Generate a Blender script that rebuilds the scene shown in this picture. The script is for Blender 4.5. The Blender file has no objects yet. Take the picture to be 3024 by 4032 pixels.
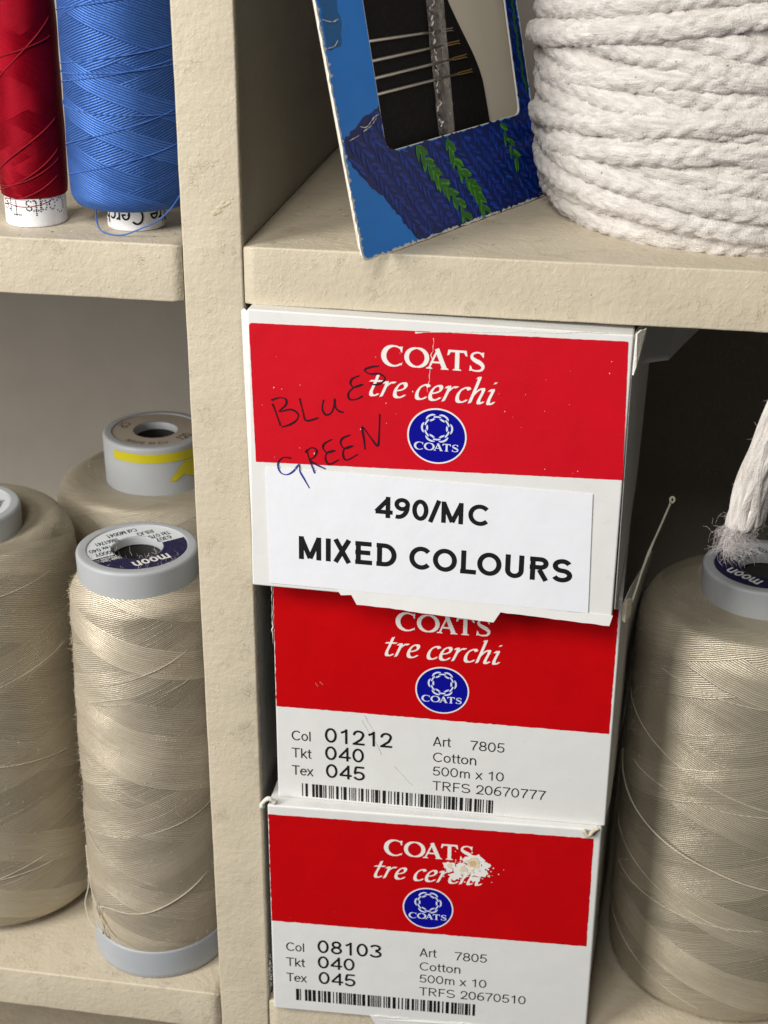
import bpy, bmesh, math, random
import numpy as np
from mathutils import Vector, Matrix
from mathutils.geometry import tessellate_polygon
random.seed(7)
rng = np.random.default_rng(11)
PI = math.pi
sc = bpy.context.scene
COL = sc.collection
CM = 0.01                      # everything below is written in centimetres

# ------------------------------------------------------------------ camera
cam = bpy.data.cameras.new('camera'); cam_o = bpy.data.objects.new('camera', cam); COL.objects.link(cam_o)
cpos = Vector((12.9035, -42.5035, 11.7451))
yaw, pitch, roll = 0.16064, -0.43179, 0.0054
fw = Vector((-math.sin(yaw)*math.cos(pitch), math.cos(yaw)*math.cos(pitch), math.sin(pitch)))
rt = Vector((math.cos(yaw), math.sin(yaw), 0)); up = rt.cross(fw)
rt2 = rt*math.cos(roll) + up*math.sin(roll); up2 = up*math.cos(roll) - rt*math.sin(roll)
mw = Matrix((rt2, up2, -fw)).transposed().to_4x4(); mw.translation = cpos*CM
cam_o.matrix_world = mw
cam.sensor_fit = 'VERTICAL'; cam.sensor_height = 36; cam.sensor_width = 27; cam.lens = 36*6056/4032
cam.clip_start = 0.01; cam.clip_end = 50
cam.dof.use_dof = True; cam.dof.focus_distance = 0.470; cam.dof.aperture_fstop = 26.0
sc.camera = cam_o

# ------------------------------------------------------------------ light
w = bpy.data.worlds.new('World'); sc.world = w; w.use_nodes = True
bg = w.node_tree.nodes['Background']; bg.inputs[0].default_value = (0.80, 0.90, 1.0, 1); bg.inputs[1].default_value = 0.022
def area(name, loc, target, size, sizey, power, color):
    l = bpy.data.lights.new(name, 'AREA'); l.shape = 'RECTANGLE'; l.size = size*CM; l.size_y = sizey*CM
    l.energy = power; l.color = color
    o = bpy.data.objects.new(name, l); COL.objects.link(o); o.location = Vector(loc)*CM
    o.rotation_euler = (Vector(target)-Vector(loc)).to_track_quat('-Z', 'Y').to_euler()
    return o
area('window_light', (-92, -86, 42), (2, 0, -8), 50, 95, 25.0, (1.0, 0.985, 0.95))
area('fill_light', (-8, -92, 84), (6, 0, -8), 40, 40, 9.0, (1.0, 0.985, 0.95))  # added fill from high in front, not a known lamp
sc.view_settings.view_transform = 'Standard'; sc.view_settings.look = 'None'
sc.view_settings.exposure = 0.0; sc.view_settings.gamma = 1.0; sc.view_settings.use_curve_mapping = False
sc.cycles.use_denoising = True
sc.cycles.max_bounces = 8; sc.cycles.diffuse_bounces = 3

# ------------------------------------------------------------------ material helpers
class NT:
    def __init__(s, name):
        s.m = bpy.data.materials.new(name); s.m.use_nodes = True; s.t = s.m.node_tree
        s.b = s.t.nodes['Principled BSDF']
    def n(s, kind, **kw):
        nd = s.t.nodes.new(kind)
        for k, v in kw.items(): setattr(nd, k, v)
        return nd
    def l(s, a, b): s.t.links.new(a, b)
    def put(s, sock, v):
        if isinstance(v, (int, float)): sock.default_value = v
        elif isinstance(v, (tuple, list)): sock.default_value = v
        else: s.l(v, sock)
    def math(s, op, a, b=0.0, c=None):
        nd = s.n('ShaderNodeMath', operation=op); s.put(nd.inputs[0], a); s.put(nd.inputs[1], b)
        if c is not None: s.put(nd.inputs[2], c)
        return nd.outputs[0]
    def mix(s, f, a, b):
        nd = s.n('ShaderNodeMix', data_type='RGBA'); s.put(nd.inputs[0], f)
        for i, v in ((6, a), (7, b)): s.put(nd.inputs[i], v if not isinstance(v, tuple) else (*v, 1) if len(v) == 3 else v)
        return nd.outputs[2]
    def mixf(s, f, a, b):
        nd = s.n('ShaderNodeMix', data_type='FLOAT'); s.put(nd.inputs[0], f); s.put(nd.inputs[2], a); s.put(nd.inputs[3], b)
        return nd.outputs[0]
    def coord(s, scale=100.0, out='Object'):
        tc = s.n('ShaderNodeTexCoord'); mp = s.n('ShaderNodeMapping'); mp.inputs['Scale'].default_value = (scale,)*3 if not isinstance(scale, tuple) else scale
        s.l(tc.outputs[out], mp.inputs['Vector']); return mp.outputs[0]
    def noise(s, vec, scale, detail=2.0, rough=0.5, dist=0.0):
        nd = s.n('ShaderNodeTexNoise'); s.l(vec, nd.inputs['Vector']); nd.inputs['Scale'].default_value = scale
        nd.inputs['Detail'].default_value = detail; nd.inputs['Roughness'].default_value = rough; nd.inputs['Distortion'].default_value = dist
        return nd.outputs['Fac']
    def ramp(s, f, lo, hi, a=0.0, b=1.0):
        nd = s.n('ShaderNodeMapRange'); s.put(nd.inputs[0], f); nd.inputs[1].default_value = lo; nd.inputs[2].default_value = hi
        nd.inputs[3].default_value = a; nd.inputs[4].default_value = b; return nd.outputs[0]
    def bump(s, h, dist_cm, strength=1.0, normal=None):
        nd = s.n('ShaderNodeBump'); s.l(h, nd.inputs['Height']); nd.inputs['Distance'].default_value = dist_cm*CM
        nd.inputs['Strength'].default_value = strength
        if normal is not None: s.l(normal, nd.inputs['Normal'])
        return nd.outputs[0]
    def base(s, v): s.put(s.b.inputs['Base Color'], (*v, 1) if isinstance(v, tuple) and len(v) == 3 else v)
    def set(s, **kw):
        for k, v in kw.items(): s.put(s.b.inputs[k.replace('_', ' ')], v)

def plain(name, col, rough=0.5, var=0.06, scale=2.0, bumpd=0.0, bscale=20, spec=0.5, metallic=0.0):
    t = NT(name); c = t.coord()
    n = t.noise(c, scale, 4)
    dark = tuple(x*(1-var) for x in col); lite = tuple(min(1, x*(1+var)) for x in col)
    t.base(t.mix(n, dark, lite)); t.set(Roughness=rough, Metallic=metallic)
    t.b.inputs['Specular IOR Level'].default_value = spec
    if bumpd: t.set(Normal=t.bump(t.noise(c, bscale, 3), bumpd))
    return t.m

def paint_mat():
    t = NT('cream_gloss_paint'); c = t.coord()
    big = t.noise(c, 0.35, 3); fine = t.noise(c, 5.0, 3, 0.55); lumps = t.noise(c, 2.3, 2, 0.5, 0.4)
    col = t.mix(big, (0.515, 0.447, 0.333), (0.595, 0.518, 0.392))
    # sideways-facing faces turn an even darker grey behind the front edge, along an uneven line
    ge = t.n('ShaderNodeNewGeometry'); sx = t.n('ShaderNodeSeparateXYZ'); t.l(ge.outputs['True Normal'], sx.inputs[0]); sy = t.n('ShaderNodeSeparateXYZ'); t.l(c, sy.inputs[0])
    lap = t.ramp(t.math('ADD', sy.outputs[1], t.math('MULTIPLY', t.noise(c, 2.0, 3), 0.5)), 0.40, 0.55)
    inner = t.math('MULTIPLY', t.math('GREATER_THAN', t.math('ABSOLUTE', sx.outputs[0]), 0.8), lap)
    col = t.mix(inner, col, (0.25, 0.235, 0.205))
    grime = t.ramp(t.noise(c, 1.1, 5, 0.65), 0.56, 0.74)
    col = t.mix(t.math('MULTIPLY', grime, 0.30), col, (0.37, 0.30, 0.19))
    speck = t.ramp(t.noise(c, 9.0, 2), 0.735, 0.76)
    col = t.mix(t.math('MULTIPLY', speck, 0.6), col, (0.12, 0.09, 0.05))
    t.base(col)
    peel = t.noise(c, 4.2, 3, 0.55, 0.3); stip = t.noise(c, 14.0, 3, 0.55); wave = t.noise(c, 1.2, 2)
    zone = t.ramp(t.noise(c, 0.8, 3), 0.35, 0.68, 0.15, 1.0)
    nibs = t.math('MULTIPLY', t.ramp(t.noise(c, 7.0, 1, 0.5), 0.58, 0.82), zone)
    brush = t.noise(t.coord((35, 100, 520)), 1.0, 3)
    scr = t.ramp(t.math('ABSOLUTE', t.math('SUBTRACT', t.noise(c, 1.7, 2, 0.5, 2.5), 0.5)), 0.0, 0.012, 1.0, 0.0)
    scr = t.math('MULTIPLY', scr, t.ramp(t.noise(c, 1.1, 1), 0.60, 0.66))
    h = t.math('ADD', t.math('MULTIPLY', peel, 0.95), t.math('MULTIPLY', t.math('MULTIPLY', stip, zone), 0.32))
    h = t.math('ADD', h, t.math('MULTIPLY', nibs, 0.40)); h = t.math('ADD', h, t.math('MULTIPLY', wave, 0.8))
    h = t.math('ADD', h, t.math('MULTIPLY', brush, 0.25)); h = t.math('SUBTRACT', h, t.math('MULTIPLY', scr, 0.35))
    t.set(Normal=t.bump(h, 0.028), Roughness=t.ramp(big, 0.3, 0.7, 0.42, 0.55))
    t.b.inputs['Specular IOR Level'].default_value = 0.38
    return t.m

def thread_mat(name, cols, p, W, k, sheen=0.3, rough=0.42, aniso=0.6, bumpd=0.012, fuzz=0.0, seed=0.0, linecontrast=0.25, spec=0.5, gap=0.0, band=0.16, tint=None, metal=0.0):
    """cross-wound thread: two families of helices in (turn, height) space, the later wind on top"""
    t = NT(name)
    uv = t.n('ShaderNodeUVMap'); sp = t.n('ShaderNodeSeparateXYZ'); t.l(uv.outputs[0], sp.inputs[0]); u, v = sp.outputs[0], sp.outputs[1]
    c = t.coord()
    wob = t.math('MULTIPLY', t.math('SUBTRACT', t.noise(c, 0.9, 2), 0.5), W*0.15)
    v2 = t.math('ADD', v, wob)
    a = t.math('ADD', v2, t.math('MULTIPLY', u, k)); b = t.math('SUBTRACT', t.math('ADD', v2, 40.0), t.math('MULTIPLY', u, k))
    def hsh(x, off, w_):
        nd = t.n('ShaderNodeTexWhiteNoise', noise_dimensions='1D')
        t.l(t.math('ADD', t.math('FLOOR', t.math('DIVIDE', x, w_)), off), nd.inputs['W']); return nd.outputs['Value']
    ha, hb = hsh(a, 3.3+seed, W), t.math('MULTIPLY_ADD', hsh(b, 71.7+seed, W), 0.5, 0.25)
    m = t.math('GREATER_THAN', ha, hb)
    sel = t.mixf(m, b, a)
    hs = t.mixf(m, hb, ha)
    ph = t.math('DIVIDE', sel, p)
    line = t.math('ABSOLUTE', t.math('SINE', t.math('MULTIPLY', ph, PI)))
    lid = t.n('ShaderNodeTexWhiteNoise', noise_dimensions='1D'); t.l(t.math('FLOOR', ph), lid.inputs['W'])
    lr = lid.outputs['Value']
    mp = t.n('ShaderNodeCombineXYZ'); t.l(t.math('MULTIPLY', u, 26), mp.inputs[0]); t.l(t.math('MULTIPLY', ph, 0.9), mp.inputs[1])
    stre = t.noise(mp.outputs[0], 1.0, 3)
    blot = t.noise(c, 2.2, 4, 0.6)
    f = t.math('ADD', t.math('MULTIPLY', lr, 0.25), t.math('ADD', t.math('MULTIPLY', t.ramp(stre, 0.3, 0.7), 0.40), t.math('ADD', t.math('MULTIPLY', blot, 0.15), t.math('MULTIPLY', hs, 0.25))))
    col = t.mix(f, cols[0], cols[1])
    groove = t.math('SUBTRACT', 1.0, t.ramp(line, 0.0, 0.55))
    if gap:   # some winds stand apart and show a darker gap between threads
        gg = t.math('MULTIPLY', t.math('GREATER_THAN', lr, 1-gap), groove)
        col = t.mix(t.math('MULTIPLY', gg, 0.85), col, cols[2])
    col = t.mix(t.math('MULTIPLY', groove, linecontrast), col, cols[2])
    if fuzz:
        fz = t.ramp(t.noise(c, 14, 5, 0.75), 0.45, 0.75)
        col = t.mix(t.math('MULTIPLY', fz, fuzz), col, cols[3])
    hv = t.n('ShaderNodeHueSaturation'); t.put(hv.inputs['Value'], t.ramp(hs, 0.3, 0.95, 1-band, 1+band)); t.l(col, hv.inputs['Color']); col = hv.outputs[0]
    t.base(col)
    h = t.math('ADD', line, t.math('ADD', t.math('MULTIPLY', hs, 1.3), t.math('MULTIPLY', lr, 0.5)))
    h = t.math('ADD', h, t.math('MULTIPLY', t.noise(c, 30, 3), 0.5))
    t.set(Normal=t.bump(h, bumpd), Roughness=rough, Anisotropic=aniso)
    tg = t.n('ShaderNodeTangent', direction_type='UV_MAP'); t.l(tg.outputs[0], t.b.inputs['Tangent'])
    t.put(t.b.inputs['Anisotropic Rotation'], t.mixf(m, 0.055, 0.945))
    t.b.inputs['Sheen Weight'].default_value = sheen; t.b.inputs['Sheen Roughness'].default_value = 0.4
    t.b.inputs['Sheen Tint'].default_value = (*cols[1], 1)
    t.b.inputs['Specular IOR Level'].default_value = spec
    t.set(Metallic=metal)
    if tint: t.b.inputs['Specular Tint'].default_value = (*tint, 1)
    return t.m

def fibre_mat(name, c0, c1, us=3.0, vs=14.0, bumpd=0.03, sheen=0.5, rough=0.8, specks=0.0):
    t = NT(name); uv = t.n('ShaderNodeUVMap'); mp = t.n('ShaderNodeMapping'); mp.inputs['Scale'].default_value = (us, vs, 1); t.l(uv.outputs[0], mp.inputs['Vector'])
    n = t.noise(mp.outputs[0], 1.0, 5, 0.65); c = t.coord(); n2 = t.noise(c, 1.6, 3)
    ns = t.ramp(n, 0.30, 0.68)
    col = t.mix(t.math('ADD', t.math('MULTIPLY', ns, 0.7), t.math('MULTIPLY', n2, 0.3)), c0, c1)
    if specks:
        sp = t.ramp(t.noise(c, 5.5, 2), 0.735, 0.755); col = t.mix(t.math('MULTIPLY', sp, specks), col, (0.10, 0.075, 0.05))
    t.base(col); t.set(Normal=t.bump(t.math('ADD', n, t.math('MULTIPLY', t.noise(c, 22, 3), 0.4)), bumpd), Roughness=rough)
    t.b.inputs['Sheen Weight'].default_value = sheen; t.b.inputs['Specular IOR Level'].default_value = 0.25
    return t.m

M = {}
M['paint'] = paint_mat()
M['back'] = plain('hardboard_back', (0.30, 0.27, 0.235), 0.6, 0.10, 0.6, 0.01, 6)
def card_white():
    t = NT('white_board'); c = t.coord()
    n = t.noise(c, 0.7, 4, 0.6); dirt = t.ramp(t.noise(c, 2.4, 5, 0.7), 0.58, 0.78)
    col = t.mix(n, (0.68, 0.675, 0.65), (0.74, 0.735, 0.715)); col = t.mix(t.math('MULTIPLY', dirt, 0.22), col, (0.46, 0.44, 0.40))
    t.base(col); t.set(Roughness=0.5, Normal=t.bump(t.math('ADD', t.noise(c, 0.5, 2), t.math('MULTIPLY', t.noise(c, 18, 2), 0.06)), 0.04)); return t.m
M['white'] = card_white()
def ink(name, col, rough=0.35, chips=0.0, chipcol=(0.7, 0.6, 0.57)):
    t = NT(name); c = t.coord()
    n = t.noise(c, 0.8, 3); dust = t.ramp(t.noise(c, 16, 4, 0.7), 0.6, 0.8)
    cc = t.mix(t.math('ADD', t.math('MULTIPLY', n, 0.5), t.math('MULTIPLY', t.noise(c, 9, 5, 0.75), 0.5)), tuple(x*0.80 for x in col), tuple(x*1.18 for x in col))
    if chips:
        ch = t.ramp(t.noise(c, 6, 3, 0.6, 0.6), 0.79, 0.81); cc = t.mix(t.math('MULTIPLY', ch, 0.75), cc, chipcol)
        cc = t.mix(t.math('MULTIPLY', dust, chips), cc, chipcol)
    t.b.inputs['Specular IOR Level'].default_value = 0.28
    t.base(cc); t.set(Roughness=rough, Normal=t.bump(t.math('ADD', t.noise(c, 0.5, 2), t.math('MULTIPLY', t.noise(c, 20, 2), 0.03)), 0.04)); return t.m
M['red_print'] = ink('red_print', (0.56, 0.0035, 0.013), 0.42, 0.012)
M['red_print_glossy'] = ink('red_print_glossy', (0.50, 0.002, 0.004), 0.33, 0.004)
M['blue_print'] = ink('blue_print', (0.004, 0.004, 0.26), 0.35)
M['white_print'] = ink('white_print', (0.80, 0.77, 0.73), 0.4)
M['emblem_white'] = ink('emblem_white', (0.66, 0.70, 0.80), 0.4)
M['black_print'] = ink('black_print', (0.006, 0.006, 0.007), 0.6)
M['sticker'] = plain('sticker_paper', (0.78, 0.78, 0.82), 0.5, 0.03, 1.0, 0.03, 0.7)
M['biro'] = plain('biro_ink', (0.030, 0.004, 0.012), 0.4, 0.3, 6)
M['biro_blue'] = plain('biro_ink_blue', (0.035, 0.045, 0.26), 0.4, 0.3, 6)
M['torn'] = plain('torn_board', (0.72, 0.69, 0.62), 0.85, 0.12, 6, 0.03, 14, 0.2)
M['kraft'] = plain('crumpled_board_edge', (0.55, 0.48, 0.36), 0.85, 0.2, 6, 0.03, 12, 0.2)
M['glue'] = plain('dried_glue', (0.62, 0.44, 0.22), 0.5, 0.25, 5, 0.02, 10)
M['grey_plastic'] = plain('grey_plastic', (0.40, 0.41, 0.42), 0.45, 0.04, 1.5, 0.002, 10, 0.4)
M['blue_grey_plastic'] = plain('blue_grey_plastic', (0.36, 0.375, 0.40), 0.45, 0.04, 1.5, 0.002, 10, 0.4)
M['white_tube'] = plain('white_paper_tube', (0.80, 0.79, 0.80), 0.5, 0.03, 3)
M['label_white'] = plain('label_white', (0.72, 0.74, 0.76), 0.4, 0.03, 3)
def navy():
    t = NT('label_navy'); c = t.coord(); d = t.ramp(t.noise(c, 9, 5, 0.75), 0.5, 0.8)
    t.base(t.mix(t.math('MULTIPLY', d, 0.35), (0.016, 0.015, 0.060), (0.20, 0.18, 0.20))); t.set(Roughness=0.4); return t.m
M['label_navy'] = navy()
M['label_beige'] = plain('label_beige', (0.42, 0.36, 0.29), 0.6, 0.05, 3)
M['brown_print'] = plain('brown_print', (0.05, 0.04, 0.032), 0.6)
M['yellow_tape'] = plain('yellow_tape', (0.55, 0.47, 0.012), 0.4, 0.06, 2)
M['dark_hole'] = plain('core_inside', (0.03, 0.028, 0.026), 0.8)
lin = ((0.38, 0.315, 0.215), (0.53, 0.455, 0.33), (0.20, 0.15, 0.085), (0.60, 0.53, 0.42))
lin = ((0.46, 0.39, 0.285), (0.70, 0.605, 0.46), (0.20, 0.155, 0.10), (0.66, 0.60, 0.51))
M['thread_beige'] = thread_mat('beige_thread', lin, 0.075, 1.125, 5.625, 0.10, 0.36, 0.85, 0.010, 0.25, 0.0, 0.40, 0.9, 0.25, 0.14, None, 0.36)
lin2 = ((0.34, 0.295, 0.21), (0.54, 0.47, 0.35), (0.14, 0.11, 0.07), (0.50, 0.45, 0.37))
M['thread_khaki'] = thread_mat('khaki_thread', lin2, 0.075, 1.35, 8.1, 0.08, 0.36, 0.85, 0.010, 0.20, 9.0, 0.40, 0.9, 0.25, 0.14, None, 0.36)
M['thread_blue'] = thread_mat('blue_thread', ((0.028, 0.085, 0.32), (0.07, 0.175, 0.50), (0.005, 0.016, 0.09), (0.2, 0.3, 0.7)), 0.077, 0.616, 4.312, 0.05, 0.38, 0.75, 0.011, 0.0, 5.0, 0.65, 0.5, 0.45, 0.12, (0.45, 0.65, 1.0), 0.35)
M['thread_red'] = thread_mat('red_thread', ((0.15, 0.001, 0.006), (0.34, 0.003, 0.014), (0.04, 0.0, 0.002), (0.5, 0.02, 0.03)), 0.05, 0.70, 3.5, 0.0, 0.36, 0.7, 0.008, 0.0, 2.0, 0.5, 0.30, 0.2, 0.06, (1.0, 0.16, 0.20), 0.4)
M['strand_beige'] = fibre_mat('beige_strand', (0.44, 0.38, 0.27), (0.62, 0.56, 0.44))
M['strand_blue'] = fibre_mat('blue_strand', (0.03, 0.10, 0.38), (0.08, 0.20, 0.58), sheen=0.05)
M['strand_red'] = fibre_mat('red_strand', (0.22, 0.002, 0.010), (0.38, 0.006, 0.02), sheen=0.02)
M['cord'] = fibre_mat('cotton_cord', (0.40, 0.35, 0.31), (0.79, 0.75, 0.705), 1.8, 13.0, 0.09, 0.3, 0.85, 0.8)
M['cord_core'] = plain('cord_core', (0.50, 0.44, 0.37), 0.9, 0.2, 3, 0.1, 4)
M['fluff'] = plain('cotton_fluff', (0.80, 0.77, 0.74), 0.8)
M['fluff_grey'] = plain('cotton_fluff_grey', (0.66, 0.60, 0.58), 0.8)
M['fluff_beige'] = plain('thread_fuzz', (0.55, 0.48, 0.36), 0.8)
M['fluff_dark'] = plain('dark_lint', (0.06, 0.045, 0.035), 0.8)
M['card_blue'] = ink('packet_blue', (0.001, 0.23, 0.80), 0.33)
M['card_teal'] = ink('packet_teal', (0.012, 0.14, 0.40), 0.5)
M['knit_dark'] = ink('knit_navy', (0.004, 0.016, 0.13), 0.38)
M['knit_mid'] = ink('knit_blue', (0.010, 0.060, 0.46), 0.38)
M['knit_deep'] = ink('knit_deep', (0.006, 0.038, 0.30), 0.38)
M['knit_violet'] = ink('knit_violet', (0.018, 0.042, 0.38), 0.38)
M['knit_lite'] = ink('knit_lite', (0.012, 0.13, 0.56), 0.38)
M['green_print'] = ink('knit_green', (0.085, 0.34, 0.025), 0.38)
M['green_dark'] = ink('knit_green_dark', (0.03, 0.16, 0.016), 0.38)
M['white_edge'] = plain('worn_card_edge', (0.74, 0.71, 0.64), 0.85, 0.1, 8, 0.01, 20, 0.2)
def black_sheet():
    t = NT('black_felt_paper'); c = t.coord(); d = t.ramp(t.noise(c, 7, 5, 0.75), 0.52, 0.75)
    t.base(t.mix(t.math('MULTIPLY', d, 0.35), (0.006, 0.005, 0.005), (0.05, 0.042, 0.038))); t.set(Roughness=0.6); t.b.inputs['Specular IOR Level'].default_value = 0.15; return t.m
M['black_sheet'] = black_sheet()
M['cream_card'] = plain('cream_card', (0.62, 0.56, 0.45), 0.6, 0.05, 0.8)
M['needle'] = plain('needle_steel', (0.55, 0.52, 0.46), 0.30, 0.1, 4, 0, 1, 0.5, 1.0)
M['needle_gold'] = plain('needle_gilt_eye', (0.62, 0.45, 0.16), 0.35, 0.1, 4, 0, 1, 0.5, 1.0)
def clear():
    t = NT('clear_strip'); c = t.coord(); t.base((0.55, 0.50, 0.46)); t.set(Roughness=0.25, Alpha=t.ramp(t.noise(c, 5, 4, 0.6), 0.3, 0.75, 0.12, 0.5))
    t.set(Normal=t.bump(t.noise(c, 8, 3), 0.03)); return t.m
M['clear'] = clear()

# ------------------------------------------------------------------ object helpers
WL = {}
def empty(name, loc, label, cat, group=None):
    o = bpy.data.objects.new(name, None); COL.objects.link(o); o.location = Vector(loc)*CM; o.empty_display_size = 0.01
    WL[o] = Vector(loc); o['label'] = label; o['category'] = cat
    if group: o['group'] = group
    return o
def tag(o, label, cat, group=None, kind=None):
    o['label'] = label; o['category'] = cat
    if group: o['group'] = group
    if kind: o['kind'] = kind
def mesh(name, verts, faces, mats, parent=None, uv=None, smooth=True, matidx=None, base=None, label=None):
    """verts in world centimetres; the object's origin is its thing's base"""
    org = WL[parent] if parent is not None else Vector(base if base is not None else (0, 0, 0))
    v = (np.asarray(verts, dtype=np.float64) - np.array(org))*CM
    me = bpy.data.meshes.new(name)
    me.from_pydata(v.tolist() if len(v) < 200 else [tuple(r) for r in v], [], faces)
    if uv is not None:
        l = me.uv_layers.new(name='UVMap'); l.data.foreach_set('uv', np.asarray(uv, dtype=np.float32).ravel())
    for m in (mats if isinstance(mats, (list, tuple)) else [mats]): me.materials.append(m)
    me.polygons.foreach_set('use_smooth', [bool(smooth)]*len(me.polygons))
    if matidx is not None: me.polygons.foreach_set('material_index', matidx)
    me.update()
    o = bpy.data.objects.new(name, me); COL.objects.link(o)
    if parent is not None: o.parent = parent
    else: o.location = Vector(org)*CM
    WL[o] = Vector(org)
    if label: o['label'] = label
    return o
class Bag:
    """collects pieces that belong to ONE part"""
    def __init__(s): s.v = []; s.f = []; s.uv = []; s.mi = []
    def add(s, v, f, uv=None, mi=0):
        n = len(s.v); s.v += [tuple(x) for x in v]; s.f += [tuple(i+n for i in q) for q in f]; s.mi += [mi]*len(f)
        if uv is None: uv = [(0, 0)]*sum(len(q) for q in f)
        s.uv += list(uv)
    def build(s, name, mats, parent, smooth=True, **kw):
        return mesh(name, s.v, s.f, mats, parent, s.uv, smooth, s.mi, **kw)

def lathe(profile, cx, cy, n=96, vscale=None, wob=0.0, closed=False):
    """profile [(r,z)] bottom to top, outward faces; uv = (turn, arclength)"""
    v = []; f = []; uv = []
    arc = [0.0]
    for (r0, z0), (r1, z1) in zip(profile, profile[1:]): arc.append(arc[-1]+math.hypot(r1-r0, z1-z0))
    m = len(profile)
    ph = rng.uniform(0, 6, 6)
    for i, (r, z) in enumerate(profile):
        for j in range(n):
            a = 2*PI*j/n
            rr = r + (wob*(math.sin(3*a+ph[0]+z*1.1)+math.sin(5*a-z*2.3+ph[1])*0.7+math.sin(z*4.1+ph[2]+a)*0.8) if wob else 0)
            v.append((cx+rr*math.cos(a), cy+rr*math.sin(a), z))
    for i in range(m-1):
        for j in range(n):
            k = (j+1) % n
            f.append((i*n+j, i*n+k, (i+1)*n+k, (i+1)*n+j))
            uv += [(j/n, arc[i]), ((j+1)/n, arc[i]), ((j+1)/n, arc[i+1]), (j/n, arc[i+1])]
    return v, f, uv
def dense(profile, step):
    out = [profile[0]]
    for (r0, z0), (r1, z1) in zip(profile, profile[1:]):
        k = max(1, int(math.hypot(r1-r0, z1-z0)/step))
        out += [(r0+(r1-r0)*i/k, z0+(z1-z0)*i/k) for i in range(1, k+1)]
    return out
def round_profile(pts, rad, seg=5):
    """round the corners of an open (r,z) profile"""
    out = [pts[0]]
    for i in range(1, len(pts)-1):
        p0, p1, p2 = Vector(pts[i-1]), Vector(pts[i]), Vector(pts[i+1])
        r = rad[i] if isinstance(rad, (list, tuple)) else rad
        a = (p0-p1); b = (p2-p1); ra = min(r, a.length*0.45); rb = min(r, b.length*0.45)
        A = p1+a.normalized()*ra; B = p1+b.normalized()*rb
        for k in range(seg+1):
            t = k/seg; q = A*(1-t)**2+p1*2*t*(1-t)+B*t*t; out.append((q.x, q.y))
    out.append(pts[-1]); return out

def smooth_path(pts, sub=8):
    P = [Vector(p) for p in pts]; out = []
    for i in range(len(P)-1):
        p0 = P[max(i-1, 0)]; p1 = P[i]; p2 = P[i+1]; p3 = P[min(i+2, len(P)-1)]
        for k in range(sub):
            t = k/sub
            out.append(0.5*((2*p1)+(-p0+p2)*t+(2*p0-5*p1+4*p2-p3)*t*t+(-p0+3*p1-3*p2+p3)*t**3))
    out.append(P[-1]); return out
def tube(path, rad, n=8, cap=True):
    """tube along 3D points; rad a number or list"""
    P = np.array([tuple(p) for p in path], float); m = len(P)
    T = np.gradient(P, axis=0); T /= np.linalg.norm(T, axis=1)[:, None]+1e-12
    nrm = np.cross(T[0], [0.3, 0.2, 0.93]); nrm /= np.linalg.norm(nrm)
    v = []; f = []; uv = []; s = 0.0; S = []
    for i in range(m):
        nrm = nrm - T[i]*(nrm@T[i]); nrm /= np.linalg.norm(nrm); b = np.cross(T[i], nrm)
        r = rad[i] if hasattr(rad, '__len__') else rad
        if i: s += np.linalg.norm(P[i]-P[i-1])
        S.append(s)
        for j in range(n):
            a = 2*PI*j/n; v.append(tuple(P[i]+r*(math.cos(a)*nrm+math.sin(a)*b)))
    for i in range(m-1):
        for j in range(n):
            k = (j+1) % n; f.append((i*n+j, i*n+k, (i+1)*n+k, (i+1)*n+j))
            uv += [(S[i], j/n), (S[i], (j+1)/n), (S[i+1], (j+1)/n), (S[i+1], j/n)]
    if cap:
        f.append(tuple(range(n-1, -1, -1))); f.append(tuple((m-1)*n+j for j in range(n)))
        uv += [(0, 0)]*(2*n)
    return v, f, uv
def hair_bag(bag, p, d, length, curl, r, mi=0, seg=5, pull=None):
    p = np.array(p, float); d = np.array(d, float); d /= np.linalg.norm(d); pts = [p.copy()]
    for i in range(seg):
        d = d + rng.normal(0, curl, 3)
        if pull is not None: d = d + np.array(pull)
        d /= np.linalg.norm(d); p = p + d*length/seg; pts.append(p.copy())
    v, f, uv = tube(pts, [r*(1-0.6*i/seg) for i in range(seg+1)], 3, False); bag.add(v, f, uv, mi)

# ---- flat printed shapes, in 2D (u right, v up or down as the frame says)
def fill(loops):
    """triangulate outer loop + holes"""
    vs = [p for lp in loops for p in lp]
    tr = tessellate_polygon([[Vector((p[0], p[1], 0)) for p in lp] for lp in loops])
    return vs, [tuple(t) for t in tr]
def ribbon(pts, w, closed=False):
    """stroke of width w (number or list) as quads with mitred joins"""
    keep = [0]+[i for i in range(1, len(pts)) if math.hypot(pts[i][0]-pts[i-1][0], pts[i][1]-pts[i-1][1]) > 1e-4]
    if hasattr(w, '__len__'): w = [w[i] for i in keep]
    P = np.array([pts[i] for i in keep], float); n = len(P)
    L = []; Rr = []
    for i in range(n):
        if closed: a, b = P[(i-1) % n], P[(i+1) % n]
        else: a, b = P[max(i-1, 0)], P[min(i+1, n-1)]
        d0 = P[i]-a; d1 = b-P[i]
        if not closed and i == 0: d0 = d1
        if not closed and i == n-1: d1 = d0
        d0 = d0/(np.linalg.norm(d0)+1e-9); d1 = d1/(np.linalg.norm(d1)+1e-9)
        n0 = np.array([-d0[1], d0[0]]); n1 = np.array([-d1[1], d1[0]]); mm = n0+n1; ln = np.linalg.norm(mm)
        mm = mm/ln if ln > 1e-6 else n0
        k = 1/max(0.5, mm@n0); ww = (w[i] if hasattr(w, '__len__') else w)/2
        L.append(P[i]+mm*ww*k); Rr.append(P[i]-mm*ww*k)
    v = [tuple(x) for x in L]+[tuple(x) for x in Rr]
    f = []
    for i in range(n if closed else n-1):
        j = (i+1) % n; f.append((i, j, n+j, n+i))
    return v, f
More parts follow.
